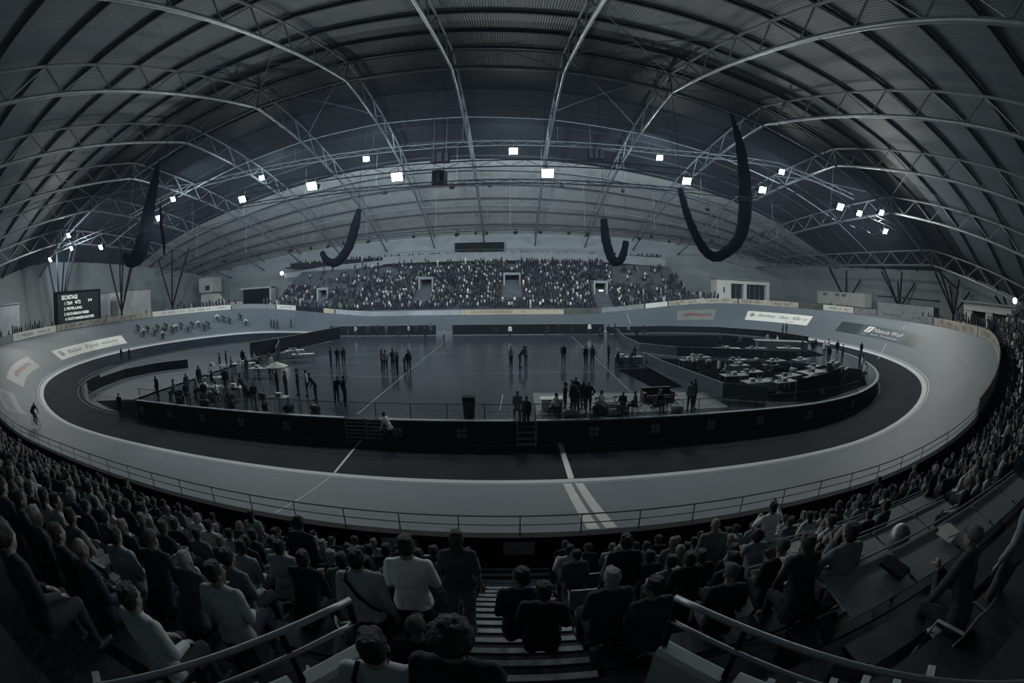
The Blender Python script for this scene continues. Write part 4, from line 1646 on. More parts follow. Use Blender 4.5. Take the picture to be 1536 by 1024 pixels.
def hand(mb, wri, elb, s, scale=1.0, fine=True, curl=0.5):
    """palm with four unequal bent fingers and a side thumb"""
    d = (wri - elb).normalized()
    down = Vector((0, 0, -1))
    side = d.cross(down)
    if side.length < 0.1:
        side = Vector((s, 0, 0))
    side = side.normalized() * s
    nrm = d.cross(side).normalized()
    if nrm.z > 0:
        nrm = -nrm
    pc = wri + d * 0.055 * scale
    cap(mb, wri, wri + d * 0.085, 0.026, 0.036, 0.5, side)
    if not fine:
        cap(mb, pc + d * 0.03, pc + d * 0.09 + nrm * 0.02, 0.032, 0.022, 0.5, side)
        return
    L = (0.070, 0.082, 0.076, 0.060)
    for k in range(4):
        off = side * ((k - 1.5) * 0.0195)
        a = wri + d * (0.095 - abs(k - 1.2) * 0.004) + off
        b = a + (d * math.cos(curl * 0.6) + nrm * math.sin(curl * 0.6)) * L[k] * 0.5
        c = b + (d * math.cos(curl * 1.6) + nrm * math.sin(curl * 1.6)) * L[k] * 0.5
        cap(mb, a, b, 0.0092, 0.0084, 1, None, 7)
        cap(mb, b, c, 0.0084, 0.0072, 1, None, 7)
    a = wri + d * 0.03 - side * 0.028
    b = a + (d * 0.7 - side * 0.6 + nrm * 0.2).normalized() * 0.040
    c = b + (d * 0.95 - side * 0.1 + nrm * 0.2).normalized() * 0.030
    cap(mb, a, b, 0.013, 0.010, 1, None, 7)
    cap(mb, b, c, 0.010, 0.008, 1, None, 7)


def figure(kind, voxel, female=False, fine=True, long_hair=False, bald=False, afro=False, cap_=False):
    J = pose(kind)
    mb = MB()
    sw = 0.92 if female else 1.0
    # trunk
    body = MB()
    hipr = 0.155 if female else 0.145
    ell(body, J['pel'], (hipr + 0.005, 0.108, 0.11))
    t0 = (J['chest'] - J['pel']).normalized()
    rot = Vector((0, 0, 1)).rotation_difference(t0).to_matrix()
    ell(body, J['waist'], (0.142 * sw, 0.104, 0.15), rot)
    ell(body, J['chest'], (0.165 * sw, 0.118, 0.17), rot)
    ell(body, (J['shoL'] + J['shoR']) / 2 + (J['chest'] - (J['shoL'] + J['shoR']) / 2) * 0.25, (0.140 * sw, 0.080, 0.062), rot)
    hip_s = 1.04 if female else 1.0
    limbs = []
    for n, s in (('L', -1), ('R', 1)):
        J['sho' + n].x *= sw * 0.93
        J['elb' + n].x *= 0.90
        limbs += [('uarm', J['sho' + n], J['elb' + n], 0.050 * sw, 0.041 * sw), ('farm', J['elb' + n], J['wri' + n], 0.042 * sw, 0.028 * sw),
                  ('thigh', J['hip' + n], J['knee' + n], 0.088 * hip_s, 0.058), ('shin', J['knee' + n], J['ank' + n], 0.056, 0.038),
                  ('foot', J['ank' + n] - Vector((0, 0.04, 0.03)), J['toe' + n], 0.040, 0.034)]
        ell(body, J['sho' + n] + Vector((0, 0, -0.012)), (0.052 * sw, 0.054, 0.052))
    for nm, a, b, ra, rb in limbs:
        cap(body, a, b, ra, rb)
    for n, s in (('L', -1), ('R', 1)):          # slope of the shoulders and the flanks
        cap(body, J['neck'] + Vector((s * 0.02, -0.01, 0.0)), J['sho' + n] + Vector((-s * 0.005, 0, -0.012)), 0.046, 0.046)
        cap(body, J['sho' + n] + Vector((-s * 0.055, -0.01, -0.07)), J['waist'] + Vector((s * 0.075, 0, 0)), 0.065, 0.072)
        cap(body, J['waist'] + Vector((s * 0.07, 0, 0)), J['hip' + n] + Vector((s * 0.01, 0, 0.04)), 0.078, 0.085)
    for n, s in (('L', -1), ('R', 1)):          # calf and seat muscles
        m = J['knee' + n].lerp(J['ank' + n], 0.3)
        ell(body, m + Vector((0, -0.015, 0)), (0.052, 0.056, 0.09), Vector((0, 0, 1)).rotation_difference((J['knee' + n] - J['ank' + n]).normalized()).to_matrix())
        ell(body, J['hip' + n] + Vector((0, -0.04, -0.02)), (0.075, 0.078, 0.085))
        hand(body, J['wri' + n], J['elb' + n], s, 1.0, fine)
    # neck and head
    cap(body, J['neck'] - Vector((0, 0, 0.04)), J['head'] - Vector((0, 0.015, 0.06)), 0.058 * sw, 0.052 * sw)
    H = J['head']
    R = Matrix.Rotation(J['head_yaw'], 3, 'Z')

    def hp(x, y, z):
        return H + R @ Vector((x, y, z))
    ell(body, hp(0, -0.008, 0.03), (0.074, 0.094, 0.088), R)
    ell(body, hp(0, 0.020, -0.035), (0.058, 0.068, 0.080), R)
    ell(body, hp(0, 0.035, -0.085), (0.036, 0.040, 0.028), R)
    cap(body, hp(0, 0.082, 0.018), hp(0, 0.100, -0.022), 0.009, 0.014, 1, None, 7)          # nose
    ell(body, hp(0, 0.078, -0.055), (0.024, 0.012, 0.010), R, 8, 6)                        # mouth
    ell(body, hp(0, 0.068, 0.030), (0.052, 0.018, 0.010), R, 10, 6)                        # brow
    for s in (-1, 1):
        ell(body, hp(s * 0.078, -0.005, -0.008), (0.010, 0.020, 0.030), R, 8, 6)           # ears
        ell(body, hp(s * 0.030, 0.070, 0.008), (0.013, 0.012, 0.010), R, 8, 6)             # eyes
    me = remesh(body, voxel, 7 if voxel < 0.009 else 3)
    me.name = 'person_body'
    n = len(me.vertices)
    P = np.empty(n * 3)
    me.vertices.foreach_get('co', P)
    P = P.reshape(-1, 3)
    segs = [(nm, a, b, ra, rb) for nm, a, b, ra, rb in limbs]
    segs += [('torso', J['pel'] + Vector((0, 0, 0.10)), J['neck'] - Vector((0, 0, 0.05)), 0.13, 0.10), ('pelvis', J['hipL'], J['hipR'], 0.11, 0.11),
             ('torso', J['shoL'], J['shoR'], 0.062, 0.062),
             ('head', J['neck'] + Vector((0, 0, 0.055)), H, 0.055, 0.09)]
    for nn in 'LR':
        d = (J['wri' + nn] - J['elb' + nn]).normalized()
        segs.append(('hand', J['wri' + nn] + d * 0.02, J['wri' + nn] + d * 0.16, 0.034, 0.04))
    D = np.stack([seg_dist(P, a, b, ra, rb) for _, a, b, ra, rb in segs])
    lab = np.array([s_[0] for s_ in segs])[np.argmin(D, axis=0)]
    me.materials.clear()
    me.materials.append(SK[0])
    me.materials.append(SHOE)
    mi = []
    polys = [tuple(p_.vertices) for p_ in me.polygons]
    for f_ in polys:
        mi.append(1 if sum(lab[i] == 'foot' for i in f_) > len(f_) / 2 else 0)
    me.polygons.foreach_set('material_index', mi)
    me.polygons.foreach_set('use_smooth', [True] * len(polys))
    N = np.empty(n * 3)
    me.vertices.foreach_get('normal', N)
    N = N.reshape(-1, 3)
    parts = {'body': me}

    def shell(name, labels, off, extra=None, keep=None):
        ok = np.isin(lab, labels)
        if keep is not None:
            ok &= keep
        sel = [f_ for f_ in polys if all(ok[i] for i in f_)]
        if not sel:
            return None
        idx = sorted({i for f_ in sel for i in f_})
        mp = {a: b for b, a in enumerate(idx)}
        co = P[idx] + N[idx] * off
        if extra is not None:
            co = extra(co)
        m2 = bpy.data.meshes.new('person_' + name)
        m2.from_pydata([tuple(c) for c in co], [], [tuple(mp[i] for i in f_) for f_ in sel])
        m2.materials.append(CLM['grey'])
        m2.polygons.foreach_set('use_smooth', [True] * len(m2.polygons))
        m2.update()
        return m2

    def folds(co):
        w = np.sin(co[:, 2] * 60 + co[:, 0] * 25) * np.cos(co[:, 0] * 33 + co[:, 1] * 40)
        c = co.copy()
        c[:, 1] += w * 0.003
        return c
    lo = J['pel'].z - 0.02
    parts['shirt'] = shell('shirt', ['torso', 'uarm', 'farm', 'pelvis'], 0.012, folds, keep=~((lab == 'pelvis') & (P[:, 2] < J['pel'].z - 0.03)) & ~((lab == 'farm') & female))
    parts['trousers'] = shell('trousers', ['thigh', 'shin', 'pelvis'], 0.009, folds)
    if not bald or cap_:
        h = MB()
        if afro:
            ell(h, hp(0, -0.035, 0.045), (0.115, 0.115, 0.11), R)
            for k in range(26):
                a, b = random.uniform(0, 2 * PI), random.uniform(-0.3, 1.4)
                ell(h, hp(0.105 * math.cos(a) * math.cos(b), -0.035 + 0.105 * math.sin(a) * math.cos(b), 0.045 + 0.10 * math.sin(b)), (0.026, 0.026, 0.026), None, 7, 5)
        else:
            ell(h, hp(0, -0.022, 0.040), (0.084, 0.100, 0.092), R)
            ell(h, hp(0, -0.050, -0.010), (0.074, 0.062, 0.070), R)
            for k in range(10):
                a = random.uniform(0, 2 * PI)
                ell(h, hp(0.05 * math.cos(a), -0.02 + 0.06 * math.sin(a), 0.105), (0.028, 0.030, 0.020), None, 7, 5)
        if long_hair:
            ell(h, hp(0, -0.075, -0.10), (0.078, 0.045, 0.13), R)
            ell(h, hp(0, -0.080, -0.20), (0.062, 0.035, 0.11), R)
        if cap_:
            h.v, h.f, h.mi = [], [], []
            ell(h, hp(0, -0.012, 0.055), (0.088, 0.103, 0.078), R)
            ell(h, hp(0, 0.105, 0.050), (0.062, 0.058, 0.010), R)
        hm = remesh(h, voxel * 1.1, 2)
        hm.name = 'person_hair'
        hm.materials.clear()
        hm.materials.append(HAIRM[0])
        hm.polygons.foreach_set('use_smooth', [True] * len(hm.polygons))
        parts['cap' if cap_ else 'hair'] = hm
    return parts


FIG = {}


def get_fig(kind, lod, **kw):
    key = (kind, lod, tuple(sorted(kw.items())))
    if key not in FIG:
        vox = {'hero': 0.0075, 'near': 0.012, 'mid': 0.022, 'far': 0.032, 'crowd': 0.036}[lod]
        FIG[key] = figure(kind, vox, fine=lod in ('hero', 'near'), **kw)
    return FIG[key]


N_PERSON = [0]


def person(kind, lod, loc, rz, label, group, shirt='grey', trousers='charcoal', hair=0, skin=0, scale=1.0, cat='person', **kw):
    parts = get_fig(kind, lod, **kw)
    o = bpy.data.objects.new('person', parts['body'])
    COL.objects.link(o)
    o.location = loc
    o.rotation_euler = (0, 0, rz)
    o.scale = (scale, scale, scale)
    o.material_slots[0].link = 'OBJECT'
    o.material_slots[0].material = SK[skin]
    tag(o, label, cat, group)
    for nm, m in (('shirt', CLM[shirt]), ('trousers', CLM[trousers]), ('hair', HAIRM[hair]), ('cap', CLM['dark grey'])):
        me = parts.get(nm)
        if me is None:
            continue
        c = bpy.data.objects.new(nm, me)
        COL.objects.link(c)
        c.parent = o
        c.material_slots[0].link = 'OBJECT'
        c.material_slots[0].material = m
    N_PERSON[0] += 1
    return o


# ---- the home stand: the rows are laid out along the rim; the nearest spectators are individuals
def place(q, j):
    """seat point of row j at loop position q -> x, y, floor z, heading towards the track"""
    d = 1.3 + 0.8 * j
    x, y, nx, ny = rim_out(q, d)
    z = row_floor(j) + z_rim(q) - 1.7
    return x, y, z, math.atan2(-ny, -nx) - PI / 2


# people picked out of the photograph: x, y, row, pose, shirt, trousers, hair, options, words
HERO = [
    (-2.52, 1.30, 8, 'sit', 'light grey', 'charcoal', 0, {}, 'spectator in pale grey shirt with dark hair seated low at bottom left'),
    (-4.30, 3.51, 5, 'sit', 'off-white', 'black', 0, {}, 'spectator in off-white shirt seated behind the pale-shirted pair on the left'),
    (-3.05, 3.12, 6, 'sit', 'grey', 'charcoal', 0, {}, 'heavy spectator in grey shirt leaning to the right, left block'),
    (-3.55, 3.95, 5, 'sit_turn', 'light grey', 'navy', 0, {}, 'spectator in light grey shirt with head turned, left block'),
    (-3.00, 4.10, 5, 'sit_hand', 'light grey', 'black', 0, {}, 'spectator in pale shirt with hand at chin, left block'),
    (-6.90, 6.75, 1, 'sit', 'white', 'grey', 1, {}, 'spectator in bright white shirt close to the left front rows'),
    (-3.10, 5.00, 4, 'stand', 'black', 'black', 0, dict(afro=True), 'standing dark figure with big round hair above the left block'),
    (-2.25, 3.30, 6, 'sit_lean', 'black', 'black', 0, {}, 'spectator in black leaning forward by the left handrail end'),
    (-1.40, 3.10, 6, 'stand', 'light grey', 'black', 0, dict(), 'standing man in light grey shirt with dark shoulder strap'),
    (-0.98, 3.35, 6, 'stand_fold', 'white', 'black', 1, dict(bald=False), 'standing man in white T-shirt seen from behind left of the stairway'),
    (-0.80, 2.60, 6, 'sit', 'black', 'black', 0, dict(cap_=True), 'spectator in black with dark cap in front of the white shirts'),
    (-1.73, 7.90, 0, 'sit', 'white', 'grey', 1, {}, 'spectator in white in the front row left of the stairway'),
    (-0.62, 4.15, 5, 'stand', 'dark grey', 'grey', 1, dict(female=True, long_hair=True), 'young woman with long hair standing at the left edge of the stairway'),
    (-0.72, 1.50, 8, 'sit', 'light grey', 'charcoal', 0, dict(afro=False), 'spectator in pale top with black strap right below the camera'),
    (-0.28, 1.40, 8, 'sit', 'black', 'black', 0, dict(afro=True), 'spectator with big curly dark hair at the bottom centre'),
    (0.08, 3.55, 5, 'sit_turn', 'navy', 'black', 0, {}, 'spectator sitting on the stairway with folded arms, head turned left'),
    (0.28, 3.15, 5, 'sit_fold', 'black', 'black', 0, {}, 'spectator in black sitting on the stairway, right one of the pair'),
    (1.85, 6.30, 2, 'sit', 'grey', 'black', 2, dict(afro=True), 'spectator with fluffy fair hair in third row right of stairway'),
    (1.48, 4.75, 4, 'stand', 'black', 'black', 0, {}, 'broad man in black standing right of the stairway'),
    (0.95, 3.30, 6, 'sit', 'charcoal', 'black', 3, {}, 'spectator with grey hair and dark jacket right of stairway'),
    (1.32, 3.05, 6, 'sit_turn', 'charcoal', 'black', 0, {}, 'spectator in dark clothes with head turned right of stairway'),
    (2.78, 2.55, 7, 'sit_lean', 'black', 'black', 1, dict(female=True, long_hair=True), 'spectator in black with long hair working at the middle desk'),
    (3.30, 2.55, 7, 'sit_hand', 'grey', 'charcoal', 0, {}, 'spectator in grey shirt with raised hand at the middle desk'),
    (2.98, 3.35, 6, 'sit', 'black', 'black', 0, dict(cap_=True), 'spectator in black with cap left of the middle desk'),
    (3.75, 1.05, 8, 'sit_lean', 'charcoal', 'black', 0, dict(cap_=True), 'spectator with cap bent over the nearest desk'),
    (4.60, 0.95, 8, 'stand', 'grey', 'dark grey', 1, {}, 'person in grey shirt standing behind the nearest desk'),
    (4.66, 5.90, 3, 'stand_wave', 'white', 'grey', 0, {}, 'person in white shirt with raised hand standing in front of the long desk'),
    (5.15, 6.35, 2, 'sit', 'white', 'grey', 0, {}, 'spectator in white shirt seated before the long desk'),
]
desk_x = {3: (4.2, 9.8), 4: (3.6, 10.2), 5: (3.0, 9.0), 6: (2.6, 8.2), 7: (2.2, 9.0), 8: (2.0, 9.0)}

for (x, y, j, kd, sh, tr, hr, kw, lab) in HERO:
    z = row_floor(j) if not (AL < x < AR) else row_floor(0) + (row_y(0) + 0.4 - y) * 0.575 + 0.0
    if kd.startswith('sit') and AL < x < AR and j < 8:
        z -= 0.12
    o = person(kd, 'hero', (x, y, z), random.uniform(-0.15, 0.15), lab, None, sh, tr, hr, random.choice((0, 0, 1)), random.uniform(0.97, 1.04), **kw)
    if 'strap' in lab:
        s = o.scale[0]
        zz = 1.44 if kd.startswith('stand') else 1.06
        pts = [(-0.10, 0.02, zz + 0.075), (-0.12, -0.09, zz + 0.03), (-0.02, -0.150, zz - 0.12), (0.09, -0.145, zz - 0.27), (0.155, -0.07, zz - 0.38)]
        MB().tube(pts, 0.016, 6).build('strap', MT['black'], o)

KW = [dict(), dict(), dict(long_hair=True, female=True), dict(bald=True), dict(), dict(female=True), dict(cap_=True), dict(afro=True)]
HW = {0: 'dark', 1: 'brown', 2: 'fair', 3: 'grey'}
seats = []
rows_words = ['front row', 'second row', 'third row', 'fourth row', 'fifth row', 'sixth row', 'seventh row', 'eighth row', 'ninth row', 'tenth row', 'eleventh row', 'twelfth row', 'thirteenth row']
for j in range(NR):
    R = R_O + 1.3 + 0.8 * j
    # loop positions at even spacing along the row, starting from the stairway
    for side in (-1, 1):
        s = (0.34 if side > 0 else 0.30)
        k = 0
        while True:
            k += 1
            xx = (AR if side > 0 else AL) + side * s
            # walk along the straight, then round the arc
            if side > 0:
                q = (xx - CLX) / (CR - CLX) if xx < CR else 1 + (xx - CR) / (PI * R)
            else:
                q = (xx - CLX) / (CR - CLX) if xx > CLX else -(CLX - xx) / (PI * R)
            if q > 1.27 or q < -0.21:
                break
            s += 0.52 if j < 9 else 0.6
            x, y, z, rz = place(q, j)
            if math.hypot(x, y) < 2.6 and z + 1.3 > 5.0:
                continue
            if abs(x) < 2.35 and j >= 7:
                continue
            if (x > 3.2 and j >= 7 and x < 8) or (-3.3 < x < -2.2 and j >= 8) or (x > 2.2 and j >= 9) or (x < -2.2 and j >= 10):
                continue
            if not visible(x, y, z + 1.25, 10):
                continue
            if side > 0 and j in desk_x and desk_x[j][0] - 0.2 < x < desk_x[j][1]:
                if j in (3, 5, 7) or random.random() < 0.45:
                    continue
            if any(math.hypot(x - h[0], y - h[1]) < 0.55 for h in HERO):
                continue
            if random.random() < 0.10:
                seats.append((math.dist((x, y, z), EYE), x, y, z, rz, j, side, k, False))
                continue
            seats.append((math.dist((x, y, z), EYE), x, y, z, rz, j, side, k, True))
seats.sort()
NEAR_MAX = 172
taken = [s_ for s_ in seats if s_[8]]
vacant = [s_ for s_ in seats if not s_[8]][:14]
rest_home = taken[NEAR_MAX:]
for n, (d, x, y, z, rz, j, side, k, _) in enumerate(taken[:NEAR_MAX]):
    rs = random.random()
    # pale clothing is commoner in the front rows
    pool = CNAMES if j < 4 else CNAMES[:7] if j < 6 else CNAMES[:6] if j < 8 else CNAMES[:3]
    wts = [5, 5, 4, 4, 4, 4, 3, 3][:len(pool)]
    sh = random.choices(pool, wts)[0]
    kd = random.choices(['sit', 'sit_lean', 'sit_fold', 'sit_turn', 'sit_hand', 'sit_talk', 'stand'], [5, 3, 3, 2, 2, 2, 0.6 if j < 5 else 0])[0]
    kw = random.choices(KW, [6, 4, 2, 1, 2, 2, 1.2, 0.8])[0] if kd in ('sit', 'sit_lean', 'stand') else {}
    hr = random.choices([0, 1, 2, 3], [6, 4, 1.5, 1.5])[0]
    lod = 'near' if d < 12 else 'mid'
    verb = 'standing' if kd == 'stand' else 'seated'
    head = 'cap' if kw.get('cap_') else ('bald head' if kw.get('bald') else HW[hr] + ' hair')
    lab = f'{verb} spectator in {sh}, {head}, {nth(k)} place {"right" if side > 0 else "left"} of stairway, {rows_words[j]}'
    person(kd, lod, (x + random.uniform(-.04, .04), y + random.uniform(-.03, .03), z), rz + random.uniform(-0.2, 0.2), lab, 'spectators in the home stand', sh,
           random.choice(['black', 'charcoal', 'navy', 'dark grey', 'grey']), hr, random.choice((0, 0, 1)), random.uniform(0.94, 1.06), **kw)


# a simple shape for people too small to show more
def far_figure(mb, x, y, z, rz, m, standing=False, s=1.0):
    c, sn = math.cos(rz), math.sin(rz)

    def T(p_):
        return (x + (p_[0] * c - p_[1] * sn) * s, y + (p_[0] * sn + p_[1] * c) * s, z + p_[2] * s)
    if standing:
        rings = [(0.0, 0.10, 0.08, 0), (0.85, 0.17, 0.12, 0), (1.10, 0.15, 0.11, 0), (1.42, 0.22, 0.11, 0), (1.50, 0.06, 0.06, 0)]
        hz = 1.63
    else:
        rings = [(0.40, 0.19, 0.16, 0.05), (0.62, 0.17, 0.13, 0), (0.82, 0.19, 0.13, 0.02), (1.05, 0.21, 0.11, 0.04), (1.14, 0.06, 0.06, 0.05)]
        hz = 1.24
    n = 7
    vs, fs = [], []
    for zz, a, b, dy in rings:
        for i in range(n):
            an = 2 * PI * i / n
            vs.append(T((a * math.cos(an), dy + b * math.sin(an), zz)))
    for r in range(len(rings) - 1):
        for i in range(n):
            fs.append((r * n + i, r * n + (i + 1) % n, (r + 1) * n + (i + 1) % n, (r + 1) * n + i))
    mb.add(vs, fs, m)
    if not standing:
        t = MB().box((0, 0.26, 0.50), (0.34, 0.42, 0.15)).box((0, 0.42, 0.24), (0.30, 0.12, 0.46))
        mb.add([T(v) for v in t.v], t.f, random.choice((0, 1, 2)))
    t = MB().sphere((0, 0.05 if not standing else 0, hz), (0.085, 0.10, 0.115), 6, 4)
    mb.add([T(v) for v in t.v], t.f, random.choice((8, 8, 9, 9, 10)))


CROWDM = [CLM[n] for n in CNAMES] + [SK[0], HAIRM[0], HAIRM[1]]


def pick(j=0, dark=False):
    return random.choices(range(8), [7, 6, 5, 4, 3, 2, 1.2, .7] if not dark else [6, 5, 4, 3, 2, 1, .4, .2])[0]


def crowd(name, places, label, dark=False, chunk=True):
    mb = MB()
    for x, y, z, rz, st in places:
        far_figure(mb, x, y, z, rz, pick(0, dark), st, random.uniform(0.92, 1.06))
    o = mb.build(name, CROWDM, None, True)
    o['label'] = label
    o['category'] = 'crowd'
    o['kind'] = 'stuff'
    return o


def shaped_crowd(name, places, label):
    """many small people of true shape in one mesh"""
    kinds = [('sit', {}), ('sit_lean', {}), ('sit_fold', {}), ('sit', dict(female=True)), ('sit_talk', {}), ('stand', {})]
    mats = [CLM[n] for n in CNAMES] + SK + HAIRM
    VV, FF, MI = [], [], []
    base = 0
    geo = {}
    for k, (kd, kw) in enumerate(kinds):
        lst = []
        for nm, me in get_fig(kd, 'crowd', **kw).items():
            if me is None:
                continue
            co = np.empty(len(me.vertices) * 3)
            me.vertices.foreach_get('co', co)
            lst.append((nm, co.reshape(-1, 3), [tuple(p_.vertices) for p_ in me.polygons]))
        geo[k] = lst
    for x, y, z, rz in places:
        k = random.choices(range(6), [5, 3, 3, 2, 2, 0.5])[0]
        a = rz + random.uniform(-.25, .25)
        s_ = random.uniform(0.92, 1.05)
        R = np.array([[math.cos(a), math.sin(a), 0], [-math.sin(a), math.cos(a), 0], [0, 0, 1]]) * s_
        col_ = {'body': 8 + random.choice((0, 1)), 'shirt': random.choices(range(8), [6, 6, 5, 4, 4, 3, 2, 1])[0], 'trousers': random.choice((0, 1, 2, 3)),
                'hair': 10 + random.choices(range(4), [6, 4, 1.5, 1])[0]}
        for nm, co, fs in geo[k]:
            VV.append(co @ R + np.array([x, y, z]))
            FF += [tuple(i + base for i in f_) for f_ in fs]
            MI += [col_.get(nm, 0)] * len(fs)
            base += len(co)
    me = bpy.data.meshes.new(name)
    me.from_pydata(np.concatenate(VV), [], FF)
    for m_ in mats:
        me.materials.append(m_)
    me.polygons.foreach_set('material_index', MI)
    me.polygons.foreach_set('use_smooth', [True] * len(FF))
    o = bpy.data.objects.new(name, me)
    COL.objects.link(o)
    return tag(o, label, 'crowd', None, 'stuff')


shaped_crowd('spectator_crowd', [(s_[1], s_[2], s_[3], s_[4]) for s_ in rest_home], 'seated crowd filling the farther places of the home stand on both sides')

# far stand
pl = []
for j in range(FN):
    y, z = FY + FD * j, FZ + FH * j
    x = XS0 + 0.4
    while x < XS1 - 0.3:
        x += 0.56
        if any(abs(x - p_[0]) < p_[2] / 2 + 0.25 and p_[1] - 5.0 < z + 0.6 < p_[1] + 0.1 for p_ in PORTALS):
            continue
        if (abs(x + 28.2) < 0.4 and j % 3) or (abs(x - 0.3) < 0.8 and z > 10.6):
            continue
        # how full the block is
        t = j / FN
        left_edge = -46 + 6 * t
        dens = 0.93
        if x < -30:
            dens = 0.62 if t < 0.35 else 0.22
            if x < -44 + 8 * t:
                dens = 0.5 if t < 0.5 else 0.05
        elif x < -20 and t > 0.62:
            dens = 0.25
        elif x < -8 and t > 0.86:
            dens = 0.35
        if x > 21:
            dens = 0.72 - (x - 21) * 0.03 if t < 0.4 else 0.12
            if t > 0.9:
                dens = 0.5 if x < 25 else 0.05
        elif x > 17 and t > 0.5:
            dens = 0.6
        if math.sin(x * 0.9 + j * 0.7) * math.sin(j * 1.3 - x * 0.3) > 0.80:
            dens *= 0.5
        if random.random() < dens:
            pl.append((x + random.uniform(-.06, .06), y, z, PI + random.uniform(-.3, .3), random.random() < (0.03 if j < FN - 2 else 0.3)))
half = [p_ for p_ in pl if p_[0] < 0]
crowd('spectator_crowd', half, 'dense seated crowd in the left half of the far stand')
crowd('spectator_crowd', [p_ for p_ in pl if p_[0] >= 0], 'dense seated crowd in the right half of the far stand')
crowd('spectator_crowd', [(-56 + k * 0.62 + random.uniform(-.1, .1), 101.6 + random.uniform(0, 1.2), 14.05, PI, random.random() < .6) for k in range(150) if random.random() < .8 or k > 30],
      'people lined along the upper tier behind the pale parapet', True)
# the bends' terraces behind the boards
pl = []
for q0, q1, dens, rr in ((1.16, 1.25, 0.30, 1), (1.25, 1.36, 0.85, 3), (1.36, 1.50, 0.5, 1), (1.56, 1.64, 0.7, 1), (1.80, 1.96, 0.8, 3), (3.02, 3.18, 0.85, 3), (3.22, 3.34, 0.9, 3), (3.36, 3.60, 0.5, 1), (3.60, 3.86, 0.75, 2)):
    for r in range(rr):
        n = int((q1 - q0) * PI * 34 / 0.62)
        for k in range(n):
            q = q0 + (q1 - q0) * k / n
            if random.random() < dens:
                x, y, nx, ny = rim_out(q, 0.9 + 0.8 * r)
                pl.append((x, y, z_rim(q) - 0.10 + 0.32 * r - (0.35 if r == 0 else 0), math.atan2(-ny, -nx) - PI / 2, random.random() < 0.4))
crowd('spectator_crowd', pl, 'people standing and sitting along the rim of both bends', True)
for q0, q1, rr in ((1.25, 1.36, 3), (1.80, 1.96, 3), (3.02, 3.18, 3), (3.22, 3.34, 3), (3.60, 3.86, 2)):
    for r in range(1, rr):
        mb = MB()
        for q in qs(q0, q1, 0.02):
            for a, b in ((0.5 + 0.8 * r, -0.12), (0.5 + 0.8 * r, -0.10 + 0.32 * r), (1.3 + 0.8 * r, -0.10 + 0.32 * r), (1.3 + 0.8 * r, -0.12)):
                x, y, _, _ = rim_out(q, a)
                mb.v.append((x, y, z_rim(q) + b))
        m_ = len(mb.v) // 4
        for i in range(m_ - 1):
            for k in range(3):
                a = i * 4 + k
                mb.f.append((a, a + 1, a + 5, a + 4))
                mb.mi.append(0)
        struct(mb.build('floor_terrace_step', MT['concrete']))


# ---- benches under the rows
def bench(j, side):
    R = R_O + 1.3 + 0.8 * j
    o = empty('row_bench', (0, 0, 0), 0, f'dark long bench of the {rows_words[j]} on the {"right" if side > 0 else "left"} of the stairway', 'bench', 'row benches of the home stand')
    mb, ft = MB(), MB()
    if side > 0:
        xa = AR + 0.1
        Q = [(xa - CLX) / (CR - CLX) + k * 0.02 for k in range(40)]
        if j in desk_x:
            pass
        qe = 1.27
    else:
        Q = [(AL - 0.1 - CLX) / (CR - CLX) - k * 0.02 for k in range(75)]
        qe = -0.21
    if j >= 7:
        Q = [q for q in Q if abs(rim_out(q, 1)[0]) > 2.4]
    Q = [q for q in Q if (q < qe if side > 0 else q > qe)]
    for q in Q:
        for d, z in ((-0.02, 0.36), (-0.02, 0.405), (0.36, 0.405), (0.36, 0.36)):
            x, y, nx, ny = rim_out(q, 1.3 + 0.8 * j - 0.12 + d)
            mb.v.append((x, y, row_floor(j) + z_rim(q) - 1.7 + z))
    for i in range(len(Q) - 1):
        for k in range(4):
            a, b = i * 4 + k, i * 4 + (k + 1) % 4
            mb.f.append((a, b, b + 4, a + 4))
            mb.mi.append(0)
    mb.build('seat_board', MT['purlin'], o)
    for q in Q[::3]:
        x, y, nx, ny = rim_out(q, 1.3 + 0.8 * j + 0.05)
        z = row_floor(j) + z_rim(q) - 1.7
        ft.box((x, y, z + 0.18), (0.06, 0.3, 0.36))
    ft.build('feet', MT['black'], o)


for j in range(9):
    for side in (-1, 1):
        bench(j, side)

# ---- press desks among the right-hand rows
def press_desk(xa, xb, y, z, w, label, segs, tilt=0.0):
    o = empty('press_desk', ((xa + xb) / 2, y, z), 0, label, 'desk', 'long desks among the right rows')
    L = xb - xa
    n = segs
    for k in range(n):
        a = -L / 2 + L * k / n + 0.03
        b = -L / 2 + L * (k + 1) / n - 0.03
        MB().box(((a + b) / 2, 0, 0), (b - a, w, 0.03), 0, 0, tilt).build('desk_panel', MT['desk'], o)
    MB().tube([(-L / 2, w / 2 * math.cos(tilt) + 0.03, 0.05 + w / 2 * math.sin(tilt)), (L / 2, w / 2 * math.cos(tilt) + 0.03, 0.05 + w / 2 * math.sin(tilt))], 0.016, 6).build('edge_rail', MT['coping'], o)
    for k in range(n + 1):
        x = -L / 2 + L * k / n
        MB().bar((x, w * 0.35, 0.0), (x, w * 0.2, -0.80), 0.035, 0.035).bar((x, -w * 0.35, 0.0), (x, w * 0.1, -0.80), 0.03, 0.03).build('leg', MT['black'], o)
    return o


